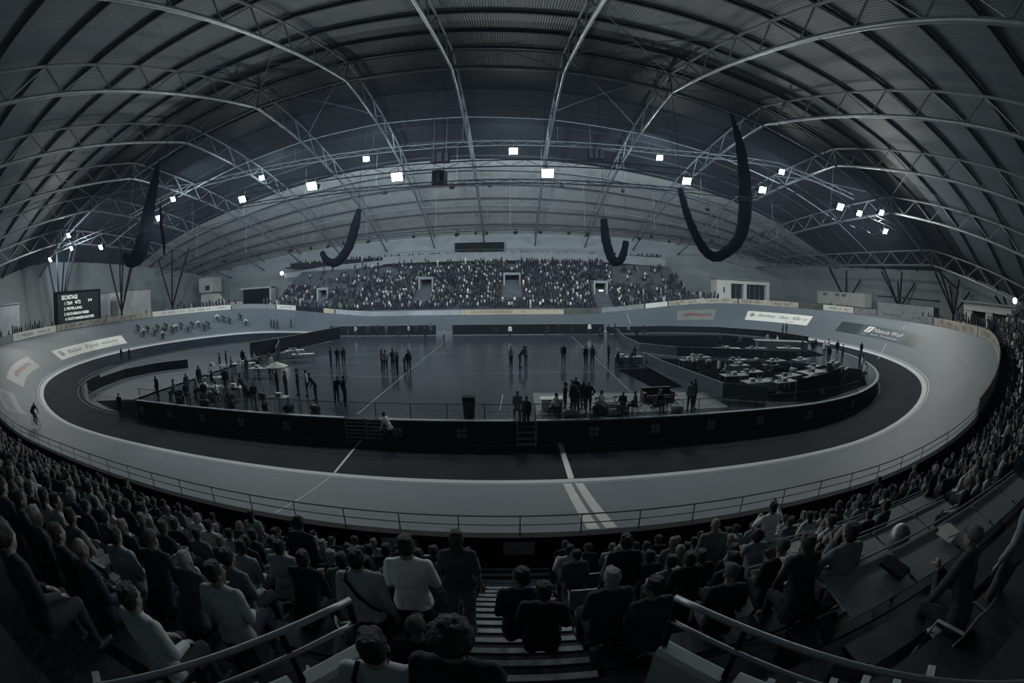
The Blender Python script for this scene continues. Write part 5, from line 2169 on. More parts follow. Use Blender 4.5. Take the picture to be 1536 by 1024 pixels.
press_desk(3.6, 9.9, 5.35, 3.05, 0.62, 'longest pale desk running between the right seat rows, nearest the track', 5, 0.06)
press_desk(3.1, 8.2, 3.75, 3.88, 0.66, 'middle pale desk with rounded corner in the right seat rows', 4, 0.10)
press_desk(2.95, 8.6, 2.25, 4.80, 0.62, 'nearest pale desk with perforated panels at the lower right', 5, 0.14)
n = 0
for x, y, z, w, h, m, nm, lab in (
    (4.5, 5.35, 3.08, .30, .22, 'black', 'folder', 'black folder on the longest desk, left end'),
    (5.0, 5.30, 3.08, .42, .30, 'paper', 'paper_sheet', 'white paper on the longest desk beside the black folder'),
    (6.6, 5.40, 3.08, .45, .30, 'paper', 'paper_sheet', 'pair of paper sheets mid way along the longest desk'),
    (7.4, 5.35, 3.08, .40, .28, 'cloth', 'paper_sheet', 'grey newspaper lying right of centre on the longest desk'),
    (3.5, 3.75, 3.92, .34, .24, 'paper', 'paper_sheet', 'white paper at the left end of the middle desk'),
    (4.9, 3.70, 3.92, .30, .22, 'cloth', 'paper_sheet', 'grey paper in the centre of the middle desk'),
    (3.9, 2.25, 4.85, .26, .36, 'black', 'folder', 'black folder lying on the nearest desk'),
    (5.2, 2.30, 4.86, .38, .28, 'paper', 'paper_sheet', 'crumpled white paper on the nearest desk')):
    mb = MB().box((0, 0, 0.012), (w, h, 0.012), 0, 0.2)
    if nm == 'folder':
        mb.box((0.0, 0.0, 0.03), (w * 0.94, h * 0.94, 0.02), 0, 0.23)
    else:
        mb.box((0.05, 0.03, 0.022), (w * 0.8, h * 0.9, 0.006), 0, -0.15)
    o = mb.build(nm, MT[m], None, False, (x, y, z))
    o.rotation_euler = (0.1, 0, 0)
    tag(o, lab, 'folder' if nm == 'folder' else 'paper')
o = empty('balloon', (5.6, 3.4, 4.15), 0, 'round pale shiny balloon resting by the middle desk', 'balloon')
MB().sphere((0, 0, 0.0), (0.21, 0.21, 0.25), 20, 14).build('skin', MT['pipe'], o, True)
MB().tube([(0, 0, -0.24), (0, 0, -0.30)], [0.03, 0.012], 7).build('knot', MT['pipe'], o)

# ---- pale stacking chairs
def stacking_chair(x, y, z, rz, label):
    o = empty('stacking_chair', (x, y, z), rz, label, 'chair', 'pale stacking chairs')
    me = MB()
    # seat shell with a curved back
    prof = [(0.22, 0.42), (0.05, 0.40), (-0.12, 0.41), (-0.20, 0.47), (-0.24, 0.62), (-0.27, 0.84)]
    for (yy, zz) in prof:
        wdt = 0.22 if zz < 0.6 else 0.20
        for xx in (-wdt, -wdt * 0.5, 0, wdt * 0.5, wdt):
            me.v.append((xx, yy + abs(xx) * 0.12, zz))
    for i in range(len(prof) - 1):
        for k in range(4):
            a = i * 5 + k
            me.f.append((a, a + 1, a + 6, a + 5))
            me.mi.append(0)
    ob = me.build('shell', MT['coping'], o, True)
    sm = ob.modifiers.new('thick', 'SOLIDIFY')
    sm.thickness = 0.015
    for sx in (-1, 1):
        MB().tube([(sx * 0.2, 0.2, 0.41), (sx * 0.24, 0.24, 0.0)], 0.016, 6).build('leg', MT['coping'], o)
        MB().tube([(sx * 0.2, -0.18, 0.42), (sx * 0.23, -0.24, 0.0)], 0.016, 6).build('leg', MT['coping'], o)
        MB().tube([(sx * 0.23, -0.22, 0.66), (sx * 0.26, 0.0, 0.64), (sx * 0.25, 0.16, 0.60), (sx * 0.22, 0.20, 0.42)], 0.018, 6).build('armrest', MT['coping'], o)
    return o


stacking_chair(-0.74, 1.42, row_floor(8), 0.1, 'pale plastic chair under the spectator with a black strap')
stacking_chair(-1.25, 1.95, row_floor(7.5), 0.5, 'empty pale plastic chair beside the left parapet end')
stacking_chair(-1.62, 3.30, row_floor(6), 0.5, 'empty pale plastic chair beside the standing man with strap')
stacking_chair(-0.28, 1.30, row_floor(8), -0.1, 'pale plastic chair under the curly-haired spectator')

stacking_chair(3.75, 1.02, row_floor(8) - 0.02, 0.0, 'pale plastic chair under the capped spectator at the nearest desk')

# folding seats left empty in the rows
for n, (d, x, y, z, rz, j, side, k, _) in enumerate(vacant):
    o = empty('folding_chair', (x, y, z), rz, f'empty folding chair, {nth(k)} place {"right" if side > 0 else "left"} of stairway in the {rows_words[j]}', 'chair', 'empty folding chairs')
    e = MB().box((0, -0.16, 0.66), (0.44, 0.04, 0.36), 0, 0, -0.12)
    e.build('backrest', MT['plastic'], o)
    MB().box((0, 0.0, 0.44), (0.44, 0.36, 0.04)).build('seat', MT['plastic'], o)
    for s in (-1, 1):
        MB().tube([(s * 0.23, -0.15, 0.0), (s * 0.23, -0.15, 0.82)], 0.014, 6).tube([(s * 0.23, -0.15, 0.62), (s * 0.23, 0.14, 0.62)], 0.014, 6).build('side_frame', MT['steel'], o)

# ---- parapets and handrails on both sides of the place the photograph was taken from
def parapet_rail(sg):
    side = 'left' if sg < 0 else 'right'
    A = Vector((1.03 * sg, 2.05, 0))
    B = Vector((2.22 * sg, 0.56, 0))
    D = (B - A).normalized()
    C = A + D * 3.4
    o = empty('handrail', (0, 0, 0), 0, f'grey two-tube handrail on the {side} parapet in the foreground', 'handrail', 'handrails in the foreground')
    n_ = 16

    def along(z0, z1, off=0):
        out = []
        for k in range(n_ + 1):
            p_ = A.lerp(C, k / n_)
            bow = math.sin(PI * min(1, k / n_)) * 0.06
            nrm = Vector((D.y, -D.x, 0)) * (bow if sg > 0 else -bow)
            out.append((p_.x + nrm.x, p_.y + nrm.y, z0 + (z1 - z0) * k / n_))
        return out
    MB().tube(along(5.60, 5.66), 0.024, 12).build('top_tube', MT['pipe'], o, True)
    MB().tube(along(5.39, 5.38), 0.019, 12).build('lower_tube', MT['pipe'], o, True)
    for t in (0.005, 0.16, 0.42, 0.70):
        p_ = A.lerp(C, t)
        MB().bar((p_.x, p_.y, 4.95), (p_.x, p_.y, 5.60), 0.045, 0.018).build('post', MT['black'], o)
    w = empty('parapet', (0, 0, 0), 0, f'pale plastered parapet wall carrying the {side} foreground handrail', 'parapet', 'foreground parapets')
    nrm = Vector((-D.y, D.x, 0)) * (0.09)
    for i, (t0, t1) in enumerate(((0.0, 0.16), (0.185, 1.0))):
        a, b = A.lerp(C, t0), A.lerp(C, t1)
        mb = MB()
        for p_, zt in ((a, 5.13), (b, 5.13 - 0.04)):
            for s, z in ((-1, 3.2), (-1, zt - 0.03), (-0.6, zt), (0.6, zt), (1, zt - 0.03), (1, 3.2)):
                mb.v.append((p_.x + nrm.x * s, p_.y + nrm.y * s, z))
        mb.f = [(k, (k + 1) % 6, 6 + (k + 1) % 6, 6 + k) for k in range(6)] + [(5, 4, 3, 2, 1, 0), (6, 7, 8, 9, 10, 11)]
        mb.mi = [0] * 8
        mb.build('wall_section', MT['parapet'], w)
    a, b = A.lerp(C, 0.16), A.lerp(C, 0.185)
    mb = MB()
    for p_ in (a, b):
        for s, z in ((-1.1, 3.2), (-1.1, 5.11), (1.1, 5.11), (1.1, 3.2)):
            mb.v.append((p_.x + nrm.x * s, p_.y + nrm.y * s, z))
    mb.f = [(k, (k + 1) % 4, 4 + (k + 1) % 4, 4 + k) for k in range(4)] + [(3, 2, 1, 0), (4, 5, 6, 7)]
    mb.mi = [0] * 6
    mb.build('joint_pillar', MT['black'], w)
    # steps going up outside the parapet
    st = empty('side_stairs', (0, 0, 0), 0, f'narrow concrete steps with pale edges outside the {side} parapet', 'stairs', 'side stairs by the parapets')
    out = Vector((abs(D.y), abs(D.x), 0))
    out = Vector((sg * abs(D.y), abs(D.x), 0)).normalized()
    for k in range(9):
        p_ = A + D * (0.15 + 0.27 * k) + out * 0.42
        z = 4.10 + 0.12 * k
        rz = math.atan2(D.y, D.x)
        MB().box((p_.x, p_.y, z - 0.4), (0.27, 0.62, 0.8), 0, rz).build('step', MT['concrete'], st)
        e = p_ - D * 0.11
        MB().box((e.x, e.y, z + 0.006), (0.075, 0.60, 0.014), 0, rz).build('step_edge', MT['nosing'], st)


parapet_rail(-1)
parapet_rail(1)

# ================================================================ INFIELD
def pt(x, y):
    return (x, y, ZF)


GROUPS = [
    # name, points, poses, label phrase, lod, shirts, face
    ('court_left', [(-15.4, 34.8), (-14.6, 34.5), (-14.2, 34.9)], ['stand', 'stand_fold', 'stand'], 'trio left of the court line', ['dark grey', 'black', 'charcoal']),
    ('court_mid', [(-10.2, 33.2), (-9.75, 32.7), (-9.25, 33.1), (-8.75, 32.5), (-8.3, 33.1), (-7.85, 32.7)], ['stand', 'stand_hip', 'stand_fold', 'stand', 'stand_lean', 'stand'],
     'cluster of six on left court line', ['black', 'light grey', 'charcoal', 'black', 'grey', 'black']),
    ('court_right', [(0.0, 34.4), (0.7, 34.3), (1.2, 35.5)], ['stand', 'stand_lean', 'stand'], 'trio in the middle of the court', ['grey', 'black', 'grey']),
    ('officials', [(4.3, 35.6), (6.0, 34.6), (6.6, 34.9)], ['stand', 'stand', 'stand'], 'dark suited trio right of court centre', ['black', 'black', 'black']),
    ('huddle', [(2.7, 21.4), (3.1, 21.9), (3.3, 21.3), (3.75, 22.1), (3.9, 21.4), (3.4, 22.5)], ['stand', 'stand_fold', 'stand_lean', 'stand', 'stand_hip', 'stand'],
     'dark huddle behind wall right of steps', ['black', 'charcoal', 'black', 'charcoal', 'black', 'navy']),
    ('rail', [(0.3, 20.9), (2.0, 21.0), (4.5, 20.9), (5.6, 20.9), (6.3, 21.0), (7.4, 20.9), (9.3, 20.8), (9.7, 21.2)], ['sit', 'sit_lean', 'sit', 'sit_fold', 'sit', 'sit_lean', 'stand', 'stand'],
     'row behind railing right of bin', ['grey', 'off-white', 'white', 'black', 'charcoal', 'black', 'grey', 'black']),
    ('left_stand', [(-14.9, 24.4), (-14.0, 24.0), (-13.4, 24.6), (-12.7, 24.5), (-11.6, 23.5), (-9.9, 22.8), (-9.3, 22.6)], ['stand', 'stand', 'stand', 'stand_wave', 'stand_lean', 'stand_lean', 'stand'],
     'loose group near wall left of court', ['black', 'black', 'charcoal', 'off-white', 'charcoal', 'black', 'black']),
    ('left_table', [(-19.6, 31.1), (-20.4, 30.5), (-21.0, 29.6), (-18.9, 30.2)], ['stand', 'stand_lean', 'stand', 'stand'], 'table group behind left dark partition', ['black', 'charcoal', 'black', 'off-white']),
    ('left_pit', [(-23.4, 20.9), (-22.2, 21.6), (-21.6, 22.4), (-20.7, 21.3), (-20.6, 22.7), (-19.3, 21.7), (-20.3, 23.9), (-18.5, 22.2), (-19.2, 24.2), (-17.3, 21.8), (-22.2, 24.6),
                  (-18.1, 23.6), (-16.1, 22.2), (-15.2, 21.9)],
     ['stand', 'sit', 'stand', 'sit', 'sit_lean', 'sit', 'stand', 'sit_talk', 'stand', 'sit', 'stand', 'sit', 'stand_lean', 'sit'], 'crowded pit in near left infield corner',
     ['black', 'grey', 'charcoal', 'navy', 'light grey', 'black', 'charcoal', 'off-white', 'black', 'grey']),
    ('left_back', [(-25.4, 31.4), (-25.6, 32.7), (-24.4, 31.9), (-24.2, 33.6), (-23.4, 34.4)], ['stand', 'stand', 'sit', 'stand', 'sit'], 'table party beyond left partition', ['black', 'charcoal', 'off-white', 'black', 'grey']),
    ('far_line', [(-25.2, 57.6), (-24.0, 56.6), (-22.3, 56.9), (-20.9, 56.3), (-19.2, 56.7), (-17.8, 56.4), (-16.6, 56.8), (-14.6, 55.8), (-13.2, 55.6), (-12.4, 56.8), (-10.5, 52.9), (-10.4, 56.5), (-7.4, 55.9), (-7.8, 50.5)],
     ['stand', 'stand_fold', 'stand', 'stand_hip', 'stand'], 'row at dark far barrier, left half', ['black', 'dark grey', 'black', 'light grey', 'charcoal']),
    ('far_right', [(-1.9, 56.6), (-0.1, 54.2), (4.8, 56.7), (6.2, 56.4), (8.1, 56.8), (10.2, 56.3), (11.0, 53.6)], ['stand', 'stand', 'sit', 'stand'], 'row at dark far barrier, right half', ['black', 'white', 'charcoal', 'black']),
    ('pit_left', [(12.1, 53.5), (13.5, 55.8), (13.7, 53.4), (15.3, 55.6), (15.6, 52.7), (17.3, 55.2), (8.2, 35.9), (8.6, 34.3), (9.5, 33.6), (10.2, 34.9)],
     ['stand', 'stand', 'stand_fold', 'stand', 'stand', 'stand', 'stand', 'sit', 'stand_lean', 'stand'], 'people at left side of rider pits', ['black', 'charcoal', 'black', 'grey', 'black']),
    ('pit_mid', [(14.6, 27.9), (15.6, 28.6), (21.2, 40.6), (23.2, 41.0), (24.6, 42.1), (13.8, 30.6)], ['stand', 'sit', 'stand', 'stand', 'stand', 'stand_lean'], 'people amid the rider pits',
     ['off-white', 'light grey', 'charcoal', 'black', 'grey', 'white']),
    ('pit_right', [(29.8, 44.3), (29.5, 41.6), (31.3, 38.9), (32.0, 37.8), (33.9, 39.5), (32.6, 36.3), (35.0, 38.3), (34.6, 36.2), (33.0, 33.6), (30.0, 32.6)], ['stand', 'stand', 'stand', 'stand_hip', 'stand'],
     'bunch at far right infield tip', ['white', 'white', 'black', 'charcoal', 'black']),
    ('pit_end', [(30.0, 27.6), (29.2, 26.4), (28.2, 25.4), (31.0, 28.9)], ['stand', 'stand_lean', 'sit', 'stand'], 'riders resting inside right curved wall', ['off-white', 'white', 'off-white', 'black']),
]
for nm, pts, poses, phrase, shirts in GROUPS:
    order = sorted(range(len(pts)), key=lambda i: pts[i][0] / max(1, pts[i][1]))
    rank = {i: r for r, i in enumerate(order)}
    for i, (x, y) in enumerate(pts):
        kd = poses[i % len(poses)]
        sh = shirts[i % len(shirts)]
        verb = 'standing' if not kd.startswith('sit') else 'seated'
        person(kd, 'mid', pt(x, y), random.uniform(-PI, PI), f'{verb} person in {sh}, {nth(rank[i] + 1)} from left, {phrase}', phrase, sh,
               random.choice(['black', 'charcoal', 'navy', 'dark grey']), random.choice((0, 0, 1, 2)), random.choice((0, 1)), random.uniform(0.9, 1.0))
        if kd.startswith('sit'):
            s = empty('stool', pt(x, y), 0, f'dark stool under {nth(rank[i] + 1)} person from left, {phrase}', 'stool', 'small dark stools on the infield')
            MB().box((0, 0, 0.40), (0.34, 0.34, 0.04)).build('seat', MT['black'], s)
            for a, b in ((-1, -1), (1, -1), (1, 1), (-1, 1)):
                MB().bar((a * .14, b * .14, 0.39), (a * .16, b * .16, 0.0), 0.03, 0.03).build('leg', MT['black'], s)


# ---- bicycles and riders on the banking
def bicycle():
    o = empty('bicycle')
    for y in (-0.5, 0.5):
        w = MB().disc_ring((0, y, 0.34), 0.33, 0, 'x', 18, 0.014).build('wheel', MT['tyre'], o)
        e = MB()
        for k in range(5):
            a = k * PI / 5
            c, s = math.cos(a) * 0.32, math.sin(a) * 0.32
            e.tube([(0, y - c, 0.34 - s), (0, y + c, 0.34 + s)], 0.003, 3)
        e.build('spokes', MT['steel'], w)
    f_ = MB()
    for a, b in (((0, -0.5, .34), (0, -.08, .28)), ((0, -.08, .28), (0, -.22, .82)), ((0, -.22, .82), (0, .36, .80)), ((0, -.08, .28), (0, .38, .70)), ((0, -.5, .34), (0, -.20, .76)), ((0, .36, .84), (0, .5, .34))):
        f_.tube([a, b], 0.018, 5)
    f_.build('frame', MT['bike'], o)
    MB().tube([(-.2, .38, .92), (-.2, .48, .90), (-.18, .46, .80)], 0.012, 5).tube([(.2, .38, .92), (.2, .48, .90), (.18, .46, .80)], 0.012, 5).tube([(-.2, .38, .92), (.2, .38, .92)], 0.012, 5).tube([(0, .36, .84), (0, .38, .92)], .012, 5).build('handlebar', MT['black'], o)
    MB().box((0, -0.26, 0.90), (0.13, 0.25, 0.04)).tube([(0, -.22, .80), (0, -.25, .90)], .014, 5).build('saddle', MT['black'], o)
    MB().disc_ring((0.03, -.08, .28), .09, 0, 'x', 12, .008).tube([(0.05, -.08, .28), (0.05, .06, .36)], .01, 4).tube([(-.05, -.08, .28), (-.05, -.22, .20)], .01, 4).build('crank', MT['steel'], o)
    return o


BIKE = None


def rider(q, v, label, group, shirt, pose_='ride', fw=1):
    global BIKE
    p_ = surf(q, v)
    tq = (surf(q + 0.01, v) - surf(q - 0.01, v))
    tv = surf(q, v + 0.01) - surf(q, v - 0.01)
    nrm = tv.cross(tq).normalized()
    if nrm.z < 0:
        nrm = -nrm
    hd = math.atan2(tq.y, tq.x) - PI / 2
    o = person(pose_, 'mid', p_, hd, label, group, shirt, 'black', 0, 0, 1.0, cap_=False)
    if pose_ == 'ride':
        if BIKE is None:
            BIKE = bicycle()
            b = BIKE
        else:
            b = copy_tree(BIKE)
        b.location = p_
        b.rotation_euler = (0, 0, hd)
        tag(b, 'track bicycle of the ' + label.replace(' in the bunch on the left banking', ' in left bunch').replace(' in the small leading group', ' in leading group'), 'bicycle', 'track bicycles of the bunch')


bunch = [(3.44, 0.52), (3.434, 0.36), (3.421, 0.44), (3.410, 0.32), (3.399, 0.43), (3.390, 0.30), (3.380, 0.44), (3.371, 0.28), (3.361, 0.36), (3.348, 0.40), (3.337, 0.27), (3.325, 0.38),
         (3.397, 0.16), (3.311, 0.40), (3.302, 0.25), (3.292, 0.33)]
for i, (q, v) in enumerate(sorted(bunch, reverse=True)):
    sh = ['black', 'white', 'charcoal', 'grey', 'black', 'off-white', 'navy', 'black'][i % 8]
    rider(q, v, f'cyclist in {sh}, {nth(i + 1)} from left in the bunch on the left banking', 'cyclists riding in the bunch', sh)
for i, (q, v) in enumerate([(3.269, 0.57), (3.257, 0.50), (3.246, 0.42), (3.222, 0.52), (3.212, 0.29)]):
    sh = ['white', 'black', 'charcoal', 'black', 'off-white'][i]
    rider(q, v, f'cyclist in {sh}, {nth(i + 1)} from left in the small leading group', 'cyclists of the leading group', sh)
for i, (q, v) in enumerate([(3.159, 0.2), (3.153, 0.16), (3.146, 0.14), (3.118, 0.21)]):
    rider(q, v, f'person in black walking on far track, {nth(i + 1)} of four from left', 'people walking on the far track', 'black', 'walk')
rider(3.547, -0.71, 'slim person in black standing on the left apron, left one of two', None, 'black', 'stand')
rider(3.532, -0.87, 'broad person in black standing on the left apron, right one of two', None, 'black', 'stand_hip')
rider(0.012, 0.62, 'dark cyclist alone on the near left banking', None, 'black', 'ride')
rider(1.435, -0.40, 'person in black standing alone on the apron of the right bend', None, 'black', 'stand')
rider(1.643, 0.06, 'dark pair on the far right apron, left one', None, 'black', 'stand')
rider(1.650, 0.04, 'dark pair on the far right apron, right one', None, 'charcoal', 'stand')
x, y, z = surf(0.509, -0.82)
person('stand_lean', 'mid', (x, y, z), 1.2, 'person in white top bending forward on the track by the slatted gate', None, 'white', 'black', 0, 0, 0.98)
b = copy_tree(BIKE)
b.location = (x - 0.55, y + 0.1, z)
b.rotation_euler = (0, 0, 1.5)
tag(b, 'dark track bicycle held by the person in white at the gate', 'bicycle')
person('stand', 'mid', (-26.4, 19.2, 0.02), 0.4, 'person in black leaning at the left mesh fence', None, 'black', 'black', 0, 0, 1.0)
person('stand', 'mid', (0.72, 20.25, 0.68), 2.6, 'person in black climbing the short infield steps', None, 'black', 'black', 0, 0, 0.95)


# ---- pits: partitions, tables, carpets
def partition(pts, h, m, label, z=ZF, th=0.08, posts=True, cat='partition'):
    o = empty('partition', (0, 0, 0), 0, label, cat, 'partitions on the infield')
    for a, b in zip(pts[:-1], pts[1:]):
        A, B = Vector((*a, z)), Vector((*b, z))
        mb = MB().bar(A + Vector((0, 0, h / 2 + 0.05)), B + Vector((0, 0, h / 2 + 0.05)), th, h - 0.05)
        mb.build('panel', MT[m], o)
        MB().tube([A + Vector((0, 0, h + 0.04)), B + Vector((0, 0, h + 0.04))], 0.025, 5).build('edge_tube', MT['coping'] if m == 'bluerail' else MT['steel'], o)
        if posts:
            MB().tube([A, A + Vector((0, 0, h + 0.05))], 0.035, 5).build('post', MT['steel'], o)
    return o


partition([(-26.6, 38.5), (-24.5, 44.0), (-23.5, 50.0), (-22.5, 54.5)], 1.6, 'darkwall', 'tall dark partition at the left end of the court')
partition([(-21.5, 35.5), (-24.0, 40.5), (-25.8, 43.2)], 1.5, 'darkwall', 'dark partition behind the left tables')
partition([(-25.3, 58.3), (-16, 58.1), (-10, 58.0)], 1.35, 'darkwall', 'dark far barrier of the court, left piece')
partition([(-7.6, 58.0), (2, 58.0), (12.5, 58.0)], 1.35, 'darkwall', 'dark far barrier of the court, right piece')
partition([(13.0, 58.0), (22, 60.0), (30, 58.5), (36, 53.5), (38.0, 46.0)], 0.95, 'darkwall', 'low dark barrier closing the far side of the pits')
partition([(13.9, 56.5), (12.6, 48.0), (12.6, 41.5), (15.5, 38.6), (20, 37.3), (27.0, 34.3)], 0.9, 'bluerail', 'pale blue mesh barrier curving through the pits')
partition([(11.1, 35.4), (11.3, 30.5), (11.9, 26.5), (12.4, 22.9), (14.8, 21.5)], 0.95, 'bluerail', 'pale blue mesh barrier leading to the near wall')
partition([(17.5, 22.0), (21.0, 23.2), (24.5, 25.0)], 1.1, 'darkwall', 'low dark screen inside the curved wall at right')
o = partition([(-39.1, 26.1), (-40.0, 30.5), (-38.5, 34.5), (-35.5, 37.5)], 1.0, 'black', 'dark curved padded barrier on the left infield ground', 0.02)
partition([(-37.6, 23.2), (-39.1, 26.1)], 1.3, 'black', 'short dark screen at the end of the curved padded barrier', 0.02)
for pts, m, lab in (([(13.0, 38.0), (26.8, 33.2), (31.5, 29.0), (26.5, 23.5), (18.5, 20.8), (15.4, 21.6), (13.2, 24.0), (12.0, 30.5), (11.7, 36.0)], 'carpet', 'black carpet under the near part of the rider pits'),
                    ([(14.0, 56.2), (30.5, 56.0), (35.5, 48.0), (33.5, 37.0), (28.0, 36.0), (14.2, 42.4)], 'carpet', 'black carpet under the far part of the rider pits'),
                    ([(1.3, 25.8), (12.0, 24.9), (12.0, 21.2), (1.2, 21.2)], 'mat_pale', 'large pale floor mat behind the wall right of the steps'),
                    ([(8.2, 33.0), (11.0, 33.2), (11.2, 26.5), (9.2, 26.0)], 'carpet', 'dark floor covering beside the court line at right')):
    mb = MB()
    k = len(pts)
    mb.v = [(x, y, ZF + 0.012) for x, y in pts] + [(x, y, ZF) for x, y in pts]
    mb.f = [tuple(range(k))[::-1]] + [(i, (i + 1) % k, k + (i + 1) % k, k + i) for i in range(k)]
    mb.mi = [0] * (k + 1)
    o = mb.build('floor_mat' if m == 'mat_pale' else 'carpet_sheet', MT[m])
    tag(o, lab, 'mat' if m == 'mat_pale' else 'carpet')


def table(x, y, rz, L, w, m, label, z=ZF, group='tables on the infield', drape_=False):
    o = empty('folding_table', (x, y, z), rz, label, 'table', group)
    MB().box((0, 0, 0.74), (L, w, 0.035)).build('table_top', MT[m], o)
    if drape_:
        for s in (-1, 1):
            MB().box((0, s * w / 2, 0.42), (L, 0.02, 0.62)).build('cloth_side', MT[m], o)
    for a, b in ((-1, -1), (1, -1), (1, 1), (-1, 1)):
        MB().bar((a * (L / 2 - 0.08), b * (w / 2 - 0.06), 0.73), (a * (L / 2 - 0.08), b * (w / 2 - 0.06), 0.0), 0.035, 0.035).build('leg', MT['steel'], o)
    return o


TB = [(15.7, 24.0, .1, 2.4, 1.0, 'cloth'), (17.6, 23.6, .1, 2.0, .9, 'cloth'), (19.2, 25.2, .3, 2.2, 1.0, 'plastic'), (22.2, 26.0, .2, 2.6, 1.3, 'cloth'), (21.0, 24.2, .3, 2.0, 1.0, 'cloth'),
      (15.0, 26.2, .0, 2.0, .9, 'plastic'), (17.0, 27.0, .1, 1.8, .8, 'cloth'), (24.0, 28.0, .4, 1.8, .8, 'cloth'), (22.0, 31.0, .2, 2.0, .8, 'plastic'), (25.0, 31.2, .3, 2.0, .8, 'cloth'),
      (18.6, 32.0, .0, 1.6, .7, 'cloth'), (15.8, 33.8, .0, 1.8, .7, 'plastic'), (27.6, 29.2, .5, 1.6, .8, 'cloth'), (21.0, 38.6, -.1, 3.0, .8, 'cloth'), (24.5, 38.4, -.1, 2.4, .8, 'plastic'),
      (28.6, 38.0, -.3, 2.8, .9, 'cloth'), (9.6, 34.6, .0, 2.2, .8, 'cloth'), (14.2, 32.6, .2, 1.6, .7, 'plastic'), (26.4, 26.6, .6, 1.6, .8, 'cloth'), (17.4, 29.6, .0, 1.6, .7, 'cloth')]
TBs = sorted(TB, key=lambda t: t[0] / t[1])
for i, (x, y, rz, L, w, m) in enumerate(TBs):
    table(x, y, rz, L, w, m, f'{"pale cloth" if m == "cloth" else "grey"} covered table in the rider pits, {nth(i + 1)} from the left', drape_=(i % 3 == 0))
TL = [(-19.3, 29.6, .1, 2.4, .9, 'cloth'), (-22.6, 31.4, .3, 2.2, .8, 'cloth'), (-19.2, 36.8, .2, 2.2, .8, 'cloth'), (-21.4, 39.2, .4, 2.0, .8, 'cloth'), (-19.6, 22.8, .1, 1.8, .8, 'cloth'), (-17.6, 23.0, .1, 1.6, .7, 'plastic'),
      (-21.4, 25.6, .2, 1.8, .8, 'cloth'), (-12.9, 21.2, 0, 1.2, .6, 'cloth'), (-24.8, 30.2, 0.2, 1.8, .7, 'plastic')]
for i, (x, y, rz, L, w, m) in enumerate(sorted(TL, key=lambda t: t[0] / t[1])):
    table(x, y, rz, L, w, m, f'{"pale cloth" if m == "cloth" else "grey"} covered table on the left infield, {nth(i + 1)} from the left')
# things lying on the tables
k = 0
for i, (x, y, rz, L, w, m) in enumerate(TB + TL):
    for s in (-0.55, 0.0, 0.55):
        k += 1
        if k % 3 == 0:
            continue
        bx = MB().box((0, 0, 0.09), (0.36, 0.26, 0.18)).box((0, 0, 0.19), (0.38, 0.28, 0.03)) if k % 2 else MB().tube([(0, 0, 0), (0, 0, 0.2), (0, 0, 0.27)], [0.06, 0.06, 0.02], 7).tube([(0.2, 0, 0), (0.2, 0, 0.2), (0.2, 0, 0.27)], [0.06, 0.06, 0.02], 7)
        o = bx.build('supply_box' if k % 2 else 'bottle_pair', MT['paper' if k % 4 == 1 else 'plastic' if k % 4 == 3 else 'cloth'], None, False, (x + s * math.cos(rz), y + s * math.sin(rz), ZF + 0.758))
        nm = 'box' if k % 2 else 'bottles'
        side = 'left infield' if i >= len(TB) else 'rider pits'
        srt = sorted(TL if i >= len(TB) else TB, key=lambda t: t[0] / t[1])
        r = [t[:2] for t in srt].index((x, y)) + 1
        tag(o, f'small {nm} on {"left end" if s < 0 else "middle" if s == 0 else "right end"} of the {nth(r)} table from left, {side}', nm, 'supplies on the infield tables')
# bicycles leaning in the pits
for i, (x, y, rz) in enumerate(((4.0, 20.95, 1.5), (5.0, 21.1, 1.6), (7.1, 20.95, 1.5), (8.2, 21.0, 1.6), (14.6, 31.6, 0.6), (19.8, 29.3, 1.2), (23.5, 34.6, 0.9), (12.8, 27.2, 0.1), (-16.9, 24.6, 0.4), (-21.7, 27.2, 1.2))):
    b = copy_tree(BIKE)
    b.location = pt(x, y)
    b.rotation_euler = (0, 0, rz)
    tag(b, f'parked dark bicycle on the infield, {nth(i + 1)} of ten, ' + ('behind the wall railing' if i < 4 else 'in the rider pits' if i < 8 else 'in the left pit'), 'bicycle', 'parked bicycles')

BG = [(-22.8, 22.6), (-21.0, 20.9), (-19.8, 22.9), (-18.6, 20.8), (-17.0, 23.9), (-16.4, 21.0), (-15.6, 23.4), (-14.0, 21.2), (-12.2, 21.0), (-10.6, 21.2), (2.9, 20.9), (5.2, 20.8), (8.6, 20.9),
      (14.4, 25.2), (16.4, 28.4), (18.2, 26.4), (20.0, 27.6), (23.0, 29.6), (25.6, 28.4), (19.4, 33.4), (17.0, 34.6), (22.4, 34.9), (26.8, 27.4), (16.2, 22.3), (20.2, 22.4)]
for i, (x, y) in enumerate(sorted(BG, key=lambda t: t[0] / t[1])):
    o = empty('kit_bag', (x, y, ZF), random.uniform(0, 3), f'dark sports bag lying on the infield floor, {nth(i + 1)} from the left', 'bag', 'sports bags on the infield')
    m_ = MT[random.choice(('black', 'black', 'plastic', 'purlin', 'cloth'))]
    if m_ is MT['cloth']:
        o['label'] = f'pale sports bag lying on the infield floor, {nth(i + 1)} from the left'
    MB().tube([(-0.36, 0, 0.17), (-0.30, 0, 0.19), (0.30, 0, 0.19), (0.36, 0, 0.17)], [0.10, 0.19, 0.19, 0.10], 9).build('bag_body', m_, o, True)
    MB().tube([(-0.14, 0.10, 0.34), (-0.10, 0.05, 0.46), (0.10, 0.05, 0.46), (0.14, 0.10, 0.34)], 0.014, 5).build('handle', MT['black'], o)

